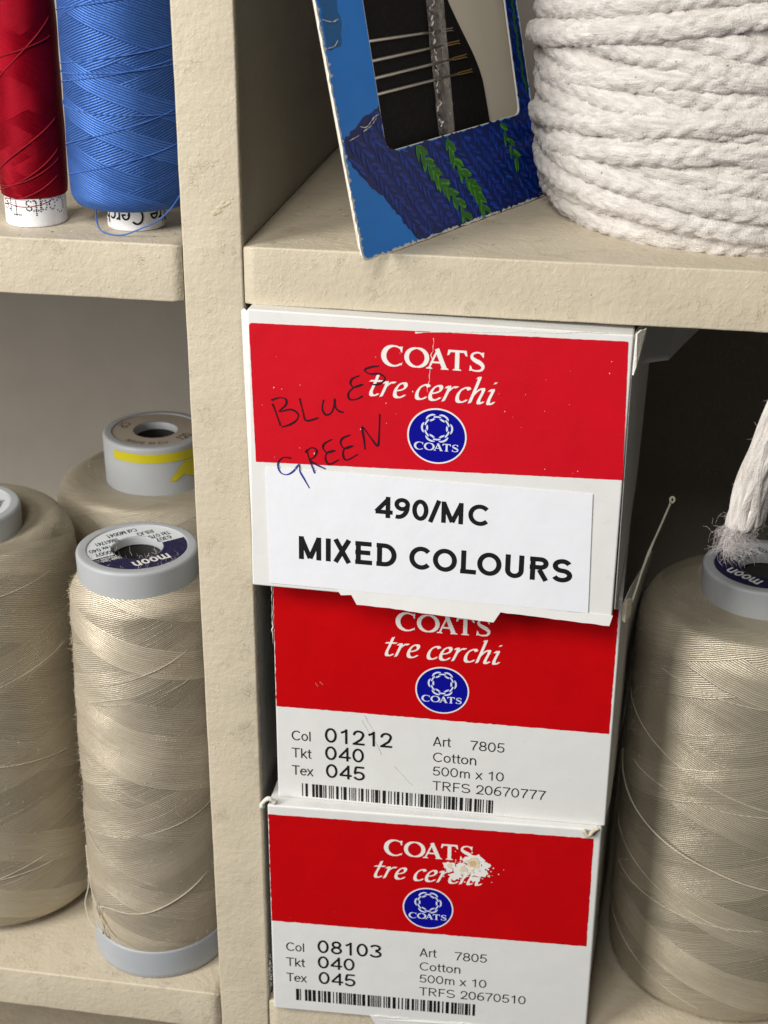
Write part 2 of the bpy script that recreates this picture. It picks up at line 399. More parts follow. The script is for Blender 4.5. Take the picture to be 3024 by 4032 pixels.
def nib(pts, vec, thin=0.03):
    """broad-nib stroke: the pen edge is the constant vector vec"""
    P = np.array(pts, float); n = len(P); v = np.array(vec)/2
    a = P+v; b = P-v
    V = [tuple(x) for x in a]+[tuple(x) for x in b]
    return V, [(i, i+1, n+i+1, n+i) for i in range(n-1)]
def arc(cx, cy, rx, ry, a0, a1, n=14):
    return [(cx+rx*math.cos(math.radians(a0+(a1-a0)*i/n)), cy+ry*math.sin(math.radians(a0+(a1-a0)*i/n))) for i in range(n+1)]
def cat2(pts, sub=6): return [(p.x, p.y) for p in smooth_path([(x, y, 0) for x, y in pts], sub)]

def glyph(ch, h):
    """plain grotesque letters as centre-line strokes, cap height 1, half stroke h -> (strokes, advance)"""
    t = 1-h; xh = 0.73; xt = xh-h
    O = lambda cx, w_, lo, hi: arc(cx, (lo+hi)/2, w_/2-h, (hi-lo)/2-h, 0, 360, 28)
    G = {
     '0': ([O(.31, .58, 0, 1)], .66), 'O': ([O(.42, .80, 0, 1)], .85), 'o': ([O(.29, .54, 0, xh)], .60),
     '1': ([[(.36, 0), (.36, 1)], [(.37, .97-h), (.12, .74)]], .62),
     '2': ([[(.07+h, .68)]+arc(.31, 1-.30, .25-h*.6, .30-h, 175, -20, 12)+[(.42, .40), (.10, h)], [(.04, h), (.58, h)]], .64),
     '3': ([arc(.30, .745, .22, .255-h, 165, -90, 12), arc(.30, .275, .25, .275-h, 90, -165, 14)], .64),
     '4': ([[(.44, 0), (.44, 1)], [(.44, .97-h), (.05, .27)], [(.03, .27), (.60, .27)]], .64),
     '5': ([[(.55, t), (.15, t)], [(.16, t), (.10, .50)], [(.08, .47)]+arc(.30, .32, .26-h*.5, .32-h, 140, -160, 16)], .64),
     '6': ([O(.31, .56, 0, .62), arc(.44, .40, .40-h, .60-h, 75, 185, 12)], .64),
     '7': ([[(.04, t), (.58, t)], [(.56, t), (.40, .62), (.28, .30), (.24, 0)]], .64),
     '8': ([O(.31, .50, .50-h*.6, 1), O(.31, .57, 0, .53+h*.6)], .65),
     '9': ([O(.31, .56, .38, 1), arc(.18, .60, .40-h, .60-h, -105, 5, 12)], .64),
     '/': ([[(.02, -.02), (.30, 1.02)]], .32), ' ': ([], .34), '.': ([[(.10, 0), (.10, 2*h)]], .24),
     'M': ([[(.08+h, 0), (.08+h, 1)], [(.09+h, 1-h), (.46, .06)], [(.46, .06), (.83-h, 1-h)], [(.84-h, 0), (.84-h, 1)]], .95),
     'C': ([arc(.45, .5, .40-h, .5-h, 42, 318, 24)], .82),
     'G': ([arc(.45, .5, .40-h, .5-h, 42, 345, 24), [(.50, .44), (.82-h, .44)], [(.83-h, .06), (.83-h, .47)]], .90),
     'I': ([[(.14, 0), (.14, 1)]], .28),
     'X': ([[(.0+h*1.35, 0), (.70-h*1.35, 1)], [(.70-h*1.35, 0), (.0+h*1.35, 1)]], .71),
     'E': ([[(.10+h, 0), (.10+h, 1)], [(.10, t), (.62, t)], [(.10, .52), (.58, .52)], [(.10, h), (.64, h)]], .72),
     'F': ([[(.10+h, 0), (.10+h, 1)], [(.10, t), (.60, t)], [(.10, .50), (.54, .50)]], .66),
     'D': ([[(.10+h, 0), (.10+h, 1)], [(.10, t), (.36, t)]+arc(.36, .5, .40-h, .5-h, 90, -90, 16)+[(.10, h)]], .82),
     'L': ([[(.10+h, 0), (.10+h, 1)], [(.10, h), (.60, h)]], .63),
     'U': ([[(.09+h, 1), (.09+h, .34)]+arc(.40, .34, .31-h, .34-h, 180, 360, 14)+[(.71-h, .34), (.71-h, 1)]], .81),
     'R': ([[(.10+h, 0), (.10+h, 1)], [(.10, t), (.42, t)]+arc(.44, .73, .26-h, .27-h, 90, -90, 12)+[(.10, .46+h)], [(.40, .46), (.72-h, 0)]], .78),
     'S': ([arc(.37, (t+.5)/2, .31-h*.9, (t-.5)/2, 22, 270, 18)+arc(.37, (h+.5)/2, .33-h*.9, (.5-h)/2, 90, -160, 18)[1:]], .76),
     'T': ([[(.33, 0), (.33, 1)], [(.02, t), (.64, t)]], .66),
     'P': ([[(.10+h, 0), (.10+h, 1)], [(.10, t), (.40, t)]+arc(.42, .71, .27-h, .29-h, 90, -90, 12)+[(.10, .42+h)]], .72),
     'B': ([[(.10+h, 0), (.10+h, 1)], [(.10, t), (.38, t)]+arc(.40, .76, .22-h, .24-h, 90, -90, 10)+[(.10, .52)], [(.40, .52)]+arc(.42, .27, .26-h, .26-h, 80, -90, 10)+[(.10, h)]], .74),
     'J': ([[(.46, 1), (.46, .30)]+arc(.27, .28, .19, .28-h, 0, -180, 10)], .56),
     'Q': ([O(.42, .80, 0, 1), [(.52, .26), (.80, .0)]], .86),
     'A': ([[(.03+h, 0), (.36, 1)], [(.36, 1), (.70-h, 0)], [(.15, .30), (.58, .30)]], .73),
     'Y': ([[(.34, 0), (.34, .44)], [(.03+h, 1), (.34, .42)], [(.34, .42), (.66-h, 1)]], .68),
     'N': ([[(.10+h, 0), (.10+h, 1)], [(.11+h, 1-h), (.69-h, h)], [(.70-h, 0), (.70-h, 1)]], .80),
     'l': ([[(.12, 0), (.12, 1)]], .25), 'i': ([[(.12, 0), (.12, xh)], [(.12, .86), (.12, 1)]], .25),
     'k': ([[(.11, 0), (.11, 1)], [(.12, .25), (.46, xh)], [(.22, .38), (.50, 0)]], .52),
     't': ([[(.16, .94), (.16, .18)]+arc(.28, .17, .12, .17-h, 180, 290, 7), [(.02, xt), (.32, xt)]], .35),
     'e': ([[(.05, .40), (.55-h, .40)]+arc(.30, xh/2, .26-h*.6, xh/2-h, 8, 320, 20)], .60),
     'x': ([[(.03, 0), (.47, xh)], [(.47, 0), (.03, xh)]], .51),
     'r': ([[(.12, 0), (.12, xh)], arc(.30, .45, .18, xh-.45-h, 170, 75, 8)], .36),
     'n': ([[(.12, 0), (.12, xh)], arc(.31, .42, .19, xh-.42-h, 175, 0, 10)+[(.50, 0)]], .62),
     'u': ([[(.50, 0), (.50, xh)], [(.12, xh)]+arc(.31, .28, .19, .28-h, 180, 355, 10)], .62),
     'm': ([[(.12, 0), (.12, xh)], arc(.28, .45, .16, xh-.45-h, 175, 0, 9)+[(.44, 0)], arc(.60, .45, .16, xh-.45-h, 175, 0, 9)+[(.76, 0)]], .88),
     'h': ([[(.12, 0), (.12, 1)], arc(.31, .42, .19, xh-.42-h, 175, 0, 10)+[(.50, 0)]], .62),
     'c': ([arc(.30, xh/2, .26-h*.6, xh/2-h, 45, 315, 16)], .56),
     'a': ([arc(.27, xh/2, .22-h*.5, xh/2-h, 0, 360, 18), [(.50, 0), (.50, xh)]], .62),
     'p': ([[(.12, -.25), (.12, xh)], arc(.32, xh/2, .22-h*.5, xh/2-h, 0, 360, 18)], .60),
     'y': ([[(.03, xh), (.27, .02)], [(.50, xh), (.27, .02), (.16, -.20), (.02, -.24)]], .53),
     's': ([cat2([(.44, .55), (.30, xt), (.12, .60), (.14, .45), (.38, .32), (.44, .17), (.28, h), (.06, .16)], 5)], .50),
    }
    return G[ch]
def text2d(s, cap, h=0.055, width=None, track=0.0):
    """-> list of (verts2d (v up), faces), total width; scaled to width if given"""
    x = 0.0; st = []
    for ch in s:
        g, adv = glyph(ch, h)
        for k in g:
            st.append([(px+x, py) for px, py in k])
        x += adv+track
    sx = cap if width is None else width/max(1e-6, (x-track))
    out = []
    for k in st:
        cl = len(k) > 4 and abs(k[0][0]-k[-1][0])+abs(k[0][1]-k[-1][1]) < 1e-4
        kk = [(px*sx, py*cap) for px, py in (k[:-1] if cl else k)]
        out.append(ribbon(kk, 2*h*cap, cl))
    return out, x*sx

def serif_COATS():
    """flared roman capitals, cap height 1"""
    S = []
    def var(pts, ws): S.append(ribbon(pts, ws))
    n = 26
    a = [(i/n) for i in range(n+1)]
    C = [(.56+.50*math.cos(math.radians(48+ (312-48)*t)), .5+.49*math.sin(math.radians(48+(312-48)*t))) for t in a]
    var(C, [.05+.17*max(0, -math.cos(math.radians(48+264*t)))**1.0+.03 for t in a])
    S.append(([(.84, .97), (.97, .99), (.95, .68), (.88, .74)], [(0, 1, 2, 3)]))
    S.append(([(.86, .10), (.97, .22), (.93, .05)], [(0, 1, 2)]))
    ox = 1.10
    ring = [(ox+.56+.49*math.cos(2*PI*i/40), .5+.46*math.sin(2*PI*i/40)) for i in range(40)]
    S.append(ribbon(ring, [.07+.15*abs(math.cos(2*PI*i/40)) for i in range(40)], True))
    ox = 2.16
    S.append(ribbon([(ox+.10, .03), (ox+.50, .97)], [.085, .10])); S.append(ribbon([(ox+.46, 1.0), (ox+.85, .02)], [.21, .23]))
    S.append(ribbon([(ox+.22, .33), (ox+.70, .33)], .09))
    S.append(([(ox-.06, 0), (ox+.27, 0), (ox+.22, .07), (ox+.0, .07)], [(0, 1, 2, 3)])); S.append(([(ox+.65, 0), (ox+1.06, 0), (ox+1.0, .07), (ox+.70, .07)], [(0, 1, 2, 3)]))
    ox = 3.16
    S.append(ribbon([(ox+.44, 0), (ox+.44, .96)], .21)); S.append(ribbon([(ox+.02, .945), (ox+.86, .945)], .11))
    S.append(([(ox+.0, 1.0), (ox-.04, .72), (ox+.04, .74), (ox+.14, .92)], [(0, 1, 2, 3)])); S.append(([(ox+.88, 1.0), (ox+.74, .92), (ox+.84, .74), (ox+.92, .72)], [(0, 1, 2, 3)]))
    S.append(([(ox+.22, 0), (ox+.66, 0), (ox+.60, .07), (ox+.28, .07)], [(0, 1, 2, 3)]))
    ox = 4.16
    sp = cat2([(ox+.66, .80), (ox+.52, .93), (ox+.34, .945), (ox+.16, .85), (ox+.15, .68), (ox+.32, .55), (ox+.54, .44), (ox+.68, .28), (ox+.60, .10), (ox+.38, .05), (ox+.18, .08), (ox+.08, .20)], 5)
    m = len(sp)-1
    S.append(ribbon(sp, [.07+.14*math.exp(-((i/m-.5)/.20)**2) for i in range(m+1)]))
    S.append(([(ox+.58, .95), (ox+.71, .97), (ox+.70, .70), (ox+.63, .76)], [(0, 1, 2, 3)])); S.append(([(ox+.03, .03), (ox+.06, .32), (ox+.13, .24), (ox+.18, .06)], [(0, 1, 2, 3)]))
    return S, 4.94
def italic_tre_cerchi():
    """humanist italic drawn with a broad nib, x-height 1"""
    nv = (0.20*math.cos(0.62), 0.20*math.sin(0.62))
    L = {
     't': ([[(.26, 1.42), (.22, .8), (.17, .30), (.22, .06), (.36, .02), (.52, .16)], [(.0, .98), (.50, 1.0)]], .55),
     'r': ([[(.04, .86), (.16, .98), (.20, .86), (.17, .45), (.12, 0)], [(.16, .50), (.28, .80), (.42, .97), (.54, .94)]], .58),
     'e': ([[(.14, .44), (.34, .52), (.48, .68), (.46, .90), (.33, .98), (.16, .80), (.09, .45), (.14, .12), (.30, .0), (.46, .08), (.56, .20)]], .62),
     'c': ([[(.52, .84), (.44, .96), (.32, .96), (.15, .76), (.09, .42), (.15, .10), (.30, .0), (.46, .08), (.54, .18)]], .60),
     'h': ([[(.10, 1.62), (.19, 1.68), (.18, 1.2), (.14, .5), (.11, 0)], [(.14, .45), (.28, .80), (.44, .98), (.53, .88), (.50, .50), (.47, .18), (.54, .0), (.70, .14)]], .76),
     'i': ([[(.02, .84), (.14, .97), (.19, .84), (.14, .30), (.17, .04), (.28, .02), (.40, .16)], [(.17, 1.36), (.19, 1.40), (.21, 1.44)]], .42), ' ': ([], .36)}
    x = 0; S = []
    for ch in 'tre cerchi':
        g, adv = L[ch]
        for k in g:
            kk = [(px+x+.20*py, py) for px, py in cat2(k, 6)]
            S.append(nib(kk, nv)); S.append(ribbon(kk, 0.085))
        x += adv
    return S, x+.2

class Frame:
    """flat printed face: (u right, v down) in cm on the plane O + u*eu + v*ev, lifted along the normal"""
    def __init__(s, O, eu, ev):
        s.O = Vector(O); s.eu = Vector(eu); s.ev = Vector(ev); s.n = s.eu.cross(s.ev).normalized()*-1
        if s.n.y > 0: s.n = -s.n
        s.k = 0
    def p(s, u, v, off): return s.O+s.eu*u+s.ev*v+s.n*off
    def put(s, bag, shapes, u0, v0, off, sx=1.0, sy=1.0, mi=0, step=0.0004, rot=0.0):
        """shapes in (x right, y up), baseline start at (u0, v0)"""
        c, sn = math.cos(rot), math.sin(rot)
        for vs, fs in shapes:
            s.k = (s.k+1) % 12
            bag.add([s.p(u0+c*x*sx-sn*y*sy, v0-(sn*x*sx+c*y*sy), off+s.k*step) for x, y in vs], fs, None, mi)
    def put_uv(s, bag, shapes, off, mi=0, step=0.0004):
        for vs, fs in shapes:
            s.k = (s.k+1) % 12
            bag.add([s.p(x, y, off+s.k*step) for x, y in vs], fs, None, mi)

def jitter_loop(pts, amp, step=0.12, seed=0, big=None):
    """worn outline: subdivide a polygon and jitter the points"""
    r = random.Random(seed); out = []
    n = len(pts)
    for i in range(n):
        a = Vector(pts[i]); b = Vector(pts[(i+1) % n]); k = max(1, int((b-a).length/step)); d = (b-a); nn = Vector((-d.y, d.x)); nn = nn.normalized() if nn.length > 1e-9 else nn
        for j in range(k):
            q = a+d*(j/k)+nn*(r.gauss(0, amp) if j else 0)
            if big and j: q += nn*big(i, j/k, r)
            out.append((q.x, q.y))
    return out
def rounded(pts, rad, seg=5):
    out = []; n = len(pts)
    for i in range(n):
        p0, p1, p2 = Vector(pts[i-1]), Vector(pts[i]), Vector(pts[(i+1) % n]); r = rad[i] if isinstance(rad, (list, tuple)) else rad
        A = p1+(p0-p1).normalized()*r; B = p1+(p2-p1).normalized()*r
        for k in range(seg+1):
            t = k/seg; q = A*(1-t)**2+p1*2*t*(1-t)+B*t*t; out.append((q.x, q.y))
    return out

# ------------------------------------------------------------------ shelving
unit = empty('shelving_unit', (0, 0, -28), 'cream painted pigeonhole shelving holding the thread, cartons and cord', 'shelving')
def board(name, a, b, axis, lo, hi, rad=0.07, step=0.35, label=None):
    """box with worn rounded long edges swept along axis (0=x, 2=z); lo/hi are the corners"""
    ax = axis; o1 = 1; o2 = 2 if axis == 0 else 0
    sect = rounded([(lo[o1], lo[o2]), (hi[o1], lo[o2]), (hi[o1], hi[o2]), (lo[o1], hi[o2])], rad, 4)
    n = len(sect); L = hi[ax]-lo[ax]; m = int(L/step)+1
    v = []; f = []
    sd = random.Random(hash(name) % 1000 + int(lo[2]*10))
    nz = [[0]*n for _ in range(m+1)]
    for i in range(m+1):
        t = lo[ax]+L*i/m
        e = 0.05*(1 if i in (0, m) else 0)
        for j, (p, q) in enumerate(sect):
            c0 = (lo[o1]+hi[o1])/2; c1 = (lo[o2]+hi[o2])/2
            k = 0.003*math.sin(t*1.7+j*.2)+0.002*math.sin(t*4.3+.3*j)+sd.gauss(0, 0.0012)
            P = [0, 0, 0]; P[ax] = t
            P[o1] = p+(k if p < c0 else -k)*(1 if p < 3 else 0)+(e if p < c0 else 0)*0.6; P[o2] = q+(k if q < c1 else -k)+(e if q < c1 else -e)*0.6
            v.append(P)
    for i in range(m):
        for j in range(n):
            k = (j+1) % n; q = (i*n+j, i*n+k, (i+1)*n+k, (i+1)*n+j)
            f.append(q if axis == 2 else q[::-1])
    f.append(tuple(range(n))); f.append(tuple(m*n+j for j in range(n-1, -1, -1)))
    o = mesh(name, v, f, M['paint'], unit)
    bm = bmesh.new(); bm.from_mesh(o.data); bmesh.ops.recalc_face_normals(bm, faces=bm.faces); bm.to_mesh(o.data); bm.free()
    for p in o.data.polygons: p.use_smooth = len(p.vertices) == 4
    return o
D = 21.0
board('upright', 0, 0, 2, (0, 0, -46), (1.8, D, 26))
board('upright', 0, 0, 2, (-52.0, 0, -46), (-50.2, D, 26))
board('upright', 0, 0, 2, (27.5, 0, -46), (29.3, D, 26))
for nm, z1, z0, xa, xb in (('shelf_board', 0.0, -1.75, -50.2, -0.035), ('shelf_board', 0.05, -1.71, 1.825, 27.5), ('shelf_board', -28.18, -29.87, -50.2, -0.03), ('shelf_board', -28.18, -29.87, 1.83, 27.5),
                           ('shelf_board', 26, 24.2, -50.2, -0.03), ('shelf_board', 26, 24.2, 1.83, 27.5), ('shelf_board', -44.2, -46, -50.2, -0.03), ('shelf_board', -44.2, -46, 1.83, 27.5)):
    board(nm, 0, 0, 0, (xa, 0.02, z0), (xb, D, z1))
mesh('back_panel', [(-52, D, -46), (29.3, D, -46), (29.3, D, 26), (-52, D, 26), (-52, D+.5, -46), (29.3, D+.5, -46), (29.3, D+.5, 26), (-52, D+.5, 26)],
     [(0, 1, 2, 3), (7, 6, 5, 4), (0, 4, 5, 1), (3, 2, 6, 7), (0, 3, 7, 4), (1, 5, 6, 2)], M['back'], unit, smooth=False)
# crack between the left shelf end and the upright, a chip on the upright
jd = plain('joint_dirt', (0.05, 0.035, 0.02), 0.9)
for (z0, z1) in ((-0.05, -1.7), (-28.2, -29.8)):
    pts = [(-0.02+rng.normal(0, .006), 0.10, z0+(z1-z0)*i/14) for i in range(15)]
    v, f, uv = tube(pts, [abs(0.018+rng.normal(0, .008)) for _ in pts], 5); mesh('joint_crack', v, f, jd, unit, uv)
cb = Bag()
for i in range(26):
    x = 1.2+rng.normal(0, .14); z = 1.15+(x-1.2)*0.9+rng.normal(0, .05); r = abs(rng.normal(0.03, .015))+.012
    vs = [(x+r*1.4*math.cos(a), -0.002, z+r*math.sin(a)) for a in np.linspace(0, 2*PI, 8)[:-1]]+[(x, -0.02-r*0.3, z)]
    cb.add(vs, [(j, (j+1) % 7, 7) for j in range(7)])
cb.build('paint_chip', plain('paint_chip', (0.50, 0.42, 0.29), 0.5, 0.15, 6), unit)

# ------------------------------------------------------------------ boxes
def chain_emblem(fr, par, cu, cv, R, off):
    disc = lambda r, n=56: ([(cu+r*math.cos(2*PI*i/n), cv+r*math.sin(2*PI*i/n)) for i in range(n)], [tuple(range(n))])
    b = Bag(); fr.put_uv(b, [disc(R)], off, 0, 0); fr.put_uv(b, [disc(R*0.945)], off+.004, 1, 0)
    wv = []; blu = []
    cy = 0.29*R; ring = 0.42*R
    loc = lambda p, ang, rr: (rr*math.cos(ang)+p[0]*-math.sin(ang)+p[1]*math.cos(ang), cy+rr*math.sin(ang)+p[0]*math.cos(ang)+p[1]*math.sin(ang))
    for k in range(6):
        a = PI/3*k
        ov = [loc((0.155*R*math.cos(t), 0.088*R*math.sin(t)), a, ring) for t in np.linspace(0, 2*PI, 29)[:-1]]
        wv.append(ribbon(ov, 0.062*R, True))
    for k in range(6):
        a = PI/3*k+PI/6
        bar = [(ring*0.97*math.cos(t), cy+ring*0.97*math.sin(t)) for t in np.linspace(a-0.33, a+0.33, 9)]
        blu.append(ribbon(bar, 0.115*R)); 
    fr.put(b, wv, cu, cv, off+.008, 1, 1, 2, 0.0002)
    fr.put(b, blu, cu, cv, off+.012, 1, 1, 1, 0.0002)
    fr.put(b, [ribbon([(ring*0.97*math.cos(t), cy+ring*0.97*math.sin(t)) for t in np.linspace(PI/3*k+PI/6-0.30, PI/3*k+PI/6+0.30, 9)], 0.055*R) for k in range(6)], cu, cv, off+.016, 1, 1, 2, 0.0002)
    S, wd = serif_COATS(); sx = 1.49*R/wd
    fr.put(b, S, cu-0.745*R, cv+0.52*R, off+.008, sx, 0.27*R, 2, 0.0003)
    return b.build('emblem', [M['white_print'], M['blue_print'], M['emblem_white']], par, False)
def brand(fr, par, dv, off, sy=1.0):
    b = Bag(); S, wd = serif_COATS(); fr.put(b, S, 4.05, 1.68+dv, off, 3.02/wd, 0.64*sy)
    S, wd = italic_tre_cerchi(); fr.put(b, S, 3.58, 2.66+dv, off, 3.92/wd, 0.49*sy)
    return b.build('brand_lettering', [M['white_print']], par, False)
def data_text(fr, par, dv, col, trfs, off, seed):
    b = Bag()
    def t(s, u, v, cap, width=None, h=0.05):
        st, wd = text2d(s, cap, h, width); fr.put(b, st, u, v+dv, off)
    for s, v in (('Col', 6.21), ('Tkt', 6.90), ('Tex', 7.60)): t(s, .50, v, .385, .70 if s != 'Tex' else .74, .052)
    t(col, 1.63, 6.19, .58, 2.34, .068); t('040', 1.63, 6.88, .55, 1.40, .068); t('045', 1.65, 7.60, .56, 1.40, .068)
    t('Art', 5.28, 5.96, .37, .62); t('7805', 6.52, 6.00, .37, 1.17); t('Cotton', 5.28, 6.58, .37, 1.50); t('500m x 10', 5.29, 7.13, .36, 2.42); t(trfs, 5.30, 7.72, .37, 3.82)
    b.build('data_lettering', [M['black_print']], par, False)
    r = random.Random(seed); b = Bag(); u = 0.84; q = []
    while u < 7.32:
        wd = r.choice((.032, .032, .045, .085, .11)); q.append(([(u, 7.92+dv), (u+wd, 7.92+dv), (u+wd, 8.45+dv), (u, 8.45+dv)], [(0, 1, 2, 3)])); u += wd+r.choice((.03, .035, .05, .085))
        if len(q) == 2: u += .10
    fr.put_uv(b, q, off, 0, 0); b.build('barcode', [M['black_print']], par, False)
def carton(label, O, eu, ev, W, H, back, rad=0.05):
    fr = Frame(O, eu, ev)
    root = empty('thread_carton', (O[0], O[1], O[2]-H), label, 'box', 'stacked cartons of thread')
    c = [fr.p(0, 0, 0), fr.p(W, 0, 0), fr.p(W, H, 0), fr.p(0, H, 0)]
    v = c+[Vector(p) for p in back]
    o = mesh('carton_body', v, [(0, 1, 2, 3), (7, 6, 5, 4), (0, 4, 5, 1), (1, 5, 6, 2), (2, 6, 7, 3), (3, 7, 4, 0)], M['white'], root, smooth=False)
    bm = bmesh.new(); bm.from_mesh(o.data); bmesh.ops.recalc_face_normals(bm, faces=bm.faces)
    bmesh.ops.bevel(bm, geom=list(bm.edges), offset=rad*CM, segments=3, profile=0.5, affect='EDGES'); bm.to_mesh(o.data); bm.free()
    return fr, root
def flat_part(fr, par, name, loops, off, mat, thick=0.0, bend=None):
    """a sheet lying on the face, optionally with thickness"""
    vs, tr = fill(loops); n = len(vs)
    bd = bend or (lambda u, v: 0.0)
    V = [fr.p(u, v, off+thick+bd(u, v)) for u, v in vs]; F = list(tr)
    if thick:
        V += [fr.p(u, v, off+bd(u, v)) for u, v in vs]; k = 0
        F += [tuple(i+n for i in t[::-1]) for t in tr]
        for lp in loops:
            m = len(lp)
            for i in range(m): F.append((k+i, k+(i+1) % m, n+k+(i+1) % m, n+k+i))
            k += m
    o = mesh(name, V, F, mat, par, smooth=False)
    bm = bmesh.new(); bm.from_mesh(o.data); bmesh.ops.recalc_face_normals(bm, faces=bm.faces); bm.to_mesh(o.data); bm.free()
    if not thick:   # face the reader
        nv = sum((p.normal*p.area for p in o.data.polygons), Vector())
        if nv.dot(fr.n) < 0: o.data.flip_normals()
    return o
def crumple(name, pts, r, par, mat='torn', amp=0.04):
    P = [tuple(np.array(p)+rng.normal(0, amp, 3)) for p in pts]
    v, f, uv = tube(smooth_path(P, 5), [r*abs(1+0.15*math.sin(i*.9)+rng.normal(0, .06)) for i in range(5*(len(P)-1)+1)], 6)
    return mesh(name, v, f, M[mat], par, uv)
def strip3(name, quads, mat, par, th=0.04):
    """thin bent card panel through a list of (top, bottom) point pairs"""
    A = [Vector(a) for a, b in quads]; B = [Vector(b) for a, b in quads]; m = len(A)
    nn = (A[1]-A[0]).cross(B[0]-A[0]).normalized()*th
    V = A+B+[a+nn for a in A]+[b+nn for b in B]; F = []
    for i in range(m-1):
        F += [(i, i+1, m+i+1, m+i), (2*m+i, 3*m+i, 3*m+i+1, 2*m+i+1), (i, 2*m+i, 2*m+i+1, i+1), (m+i, m+i+1, 3*m+i+1, 3*m+i)]
    F += [(0, m, 3*m, 2*m), (m-1, 2*m+m-1, 3*m+m-1, m+m-1)]
    return mesh(name, V, F, mat, par, smooth=False)

# --- topmost carton, front leaning out a little at the foot
fr1, box1 = carton('topmost carton, BLUES GREEN scrawled on it and a white 490/MC MIXED COLOURS sticker', (2.0, -.45, -1.68), Vector((11.2, .05, -.17))/11.26, Vector((-.02, -.4, -8.87))/9.12, 11.26, 9.12,
                   [(2.3, 12, -1.95), (13.5, 12, -1.95), (13.5, 12, -10.3), (2.3, 12, -10.3)])
def big1(i, t, r):   # torn top edge towards the right, chewed right edge
    if i == 0 and t > 0.48: return 0.06+0.10*abs(math.sin(t*23))*(r.random()**1.5)
    if i == 1 and 0.55 < t < 0.95: return 0.09*math.sin((t-.55)/.4*PI)
    return 0
flat_part(fr1, box1, 'red_panel', [jitter_loop(rounded([(.05, .42), (11.12, .20), (11.26, 4.50), (.19, 4.87)], [.12, .06, .01, .01]), 0.003, .1, 3, big1)], .008, M['red_print'])
b = Bag(); fr1.put_uv(b, [ribbon([(5.0+i*.31, .36-.022*i+rng.normal(0, .015)) for i in range(20)], [abs(.02+rng.normal(0, .018)) for _ in range(20)]),
                          ribbon([(5.55+rng.normal(0, .03)-.01*i, .5+i*.13) for i in range(14)], [abs(rng.normal(0, .012))+.004 for _ in range(14)])], .012)
for i in range(34):
    u, v = rng.uniform(.3, 11), rng.uniform(.5, 4.7); r = abs(rng.normal(0, .009))+.004
    fr1.put_uv(b, [([(u+r*math.cos(a), v+r*1.4*math.sin(a)) for a in np.linspace(0, 2*PI, 6)[:-1]], [(0, 1, 2, 3, 4)])], .012)
b.build('scuff', [M['torn']], box1, False)
brand(fr1, box1, -.235, .014, .98)
chain_emblem(fr1, box1, 5.72, 3.56, .89, .014)
st = flat_part(fr1, box1, 'sticker', [[(.50, 5.02), (10.42, 5.03), (10.53, 9.0), (.60, 8.97)]], .010, M['sticker'], .022)
b = Bag(); s_, wd = text2d('490/MC', .71, .098, 3.56, -.04); fr1.put(b, s_, 3.88, 6.37, .036); s_, wd = text2d('MIXED COLOURS', .79, .098, 8.62, -.04); fr1.put(b, s_, 1.42, 8.03, .036)
b.build('sticker_lettering', [M['black_print']], st, False)
HW = {'B': [[(0.73, 2.92), (0.82, 3.16), (0.97, 3.61)], [(0.7, 2.81), (0.94, 2.71), (1.14, 2.74), (1.14, 2.92), (0.94, 3.15), (1.3, 3.06), (1.51, 3.19), (1.47, 3.38), (1.26, 3.55), (1.0, 3.65)]], 'L': [[(1.56, 2.68), (1.66, 3.09), (1.76, 3.38), (2.13, 3.26)]], 'U': [[(2.29, 2.67), (2.25, 2.96), (2.35, 3.14), (2.51, 3.08), (2.61, 2.85), (2.63, 2.64), (2.66, 2.89), (2.77, 3.0), (2.9, 3.02)]], 'E': [[(3.36, 1.82), (3.15, 1.94), (3.1, 2.09), (3.21, 2.2), (3.44, 2.1), (3.21, 2.2), (3.04, 2.4), (3.08, 2.59), (3.28, 2.57), (3.47, 2.46)]], 'S': [[(3.94, 1.48), (3.72, 1.52), (3.52, 1.63), (3.68, 1.74), (3.95, 1.72), (4.13, 1.83), (4.05, 1.99), (3.84, 2.07), (3.7, 2.04)]],
 'G': [[(1.29, 4.65), (1.04, 4.65), (0.88, 4.86), (0.96, 5.14), (1.16, 5.2), (1.36, 5.07), (1.53, 4.84), (1.57, 5.06), (1.7, 5.3), (1.86, 5.59)]], 'R': [[(1.77, 4.31), (1.85, 4.64), (2.03, 5.08)], [(1.72, 4.42), (1.92, 4.25), (2.08, 4.33), (2.01, 4.54), (1.87, 4.66), (2.09, 4.8), (2.35, 4.91)]], 'E2': [[(2.55, 3.92), (2.33, 4.07), (2.27, 4.22), (2.4, 4.37), (2.61, 4.29), (2.4, 4.37), (2.35, 4.6), (2.48, 4.74), (2.76, 4.57)]], 'E3': [[(3.11, 3.73), (2.87, 3.86), (2.81, 4.03), (2.93, 4.19), (3.16, 4.09), (2.93, 4.19), (2.89, 4.43), (3.01, 4.56), (3.34, 4.34)]], 'N': [[(3.56, 4.17), (3.52, 3.82), (3.47, 3.45), (3.72, 3.76), (3.94, 4.01), (3.98, 3.53), (3.99, 2.99)]]}
b = Bag()
for k, sts in HW.items():
    for q in sts:
        pp = cat2(q, 6); m = len(pp)
        rib = ribbon(pp, [.050+.022*math.sin(i*.4+len(k)+q[0][0]) *.6 for i in range(m)])
        for fa in rib[1]:
            cv = sum(rib[0][i][1] for i in fa)/4
            fr1.put_uv(b, [([rib[0][i] for i in fa], [(0, 1, 2, 3)])], .040 if cv > 4.98 else .022, 1 if cv > 4.80 else 0, .0002)
b.build('handwriting', [M['biro'], M['biro_blue']], box1, False)
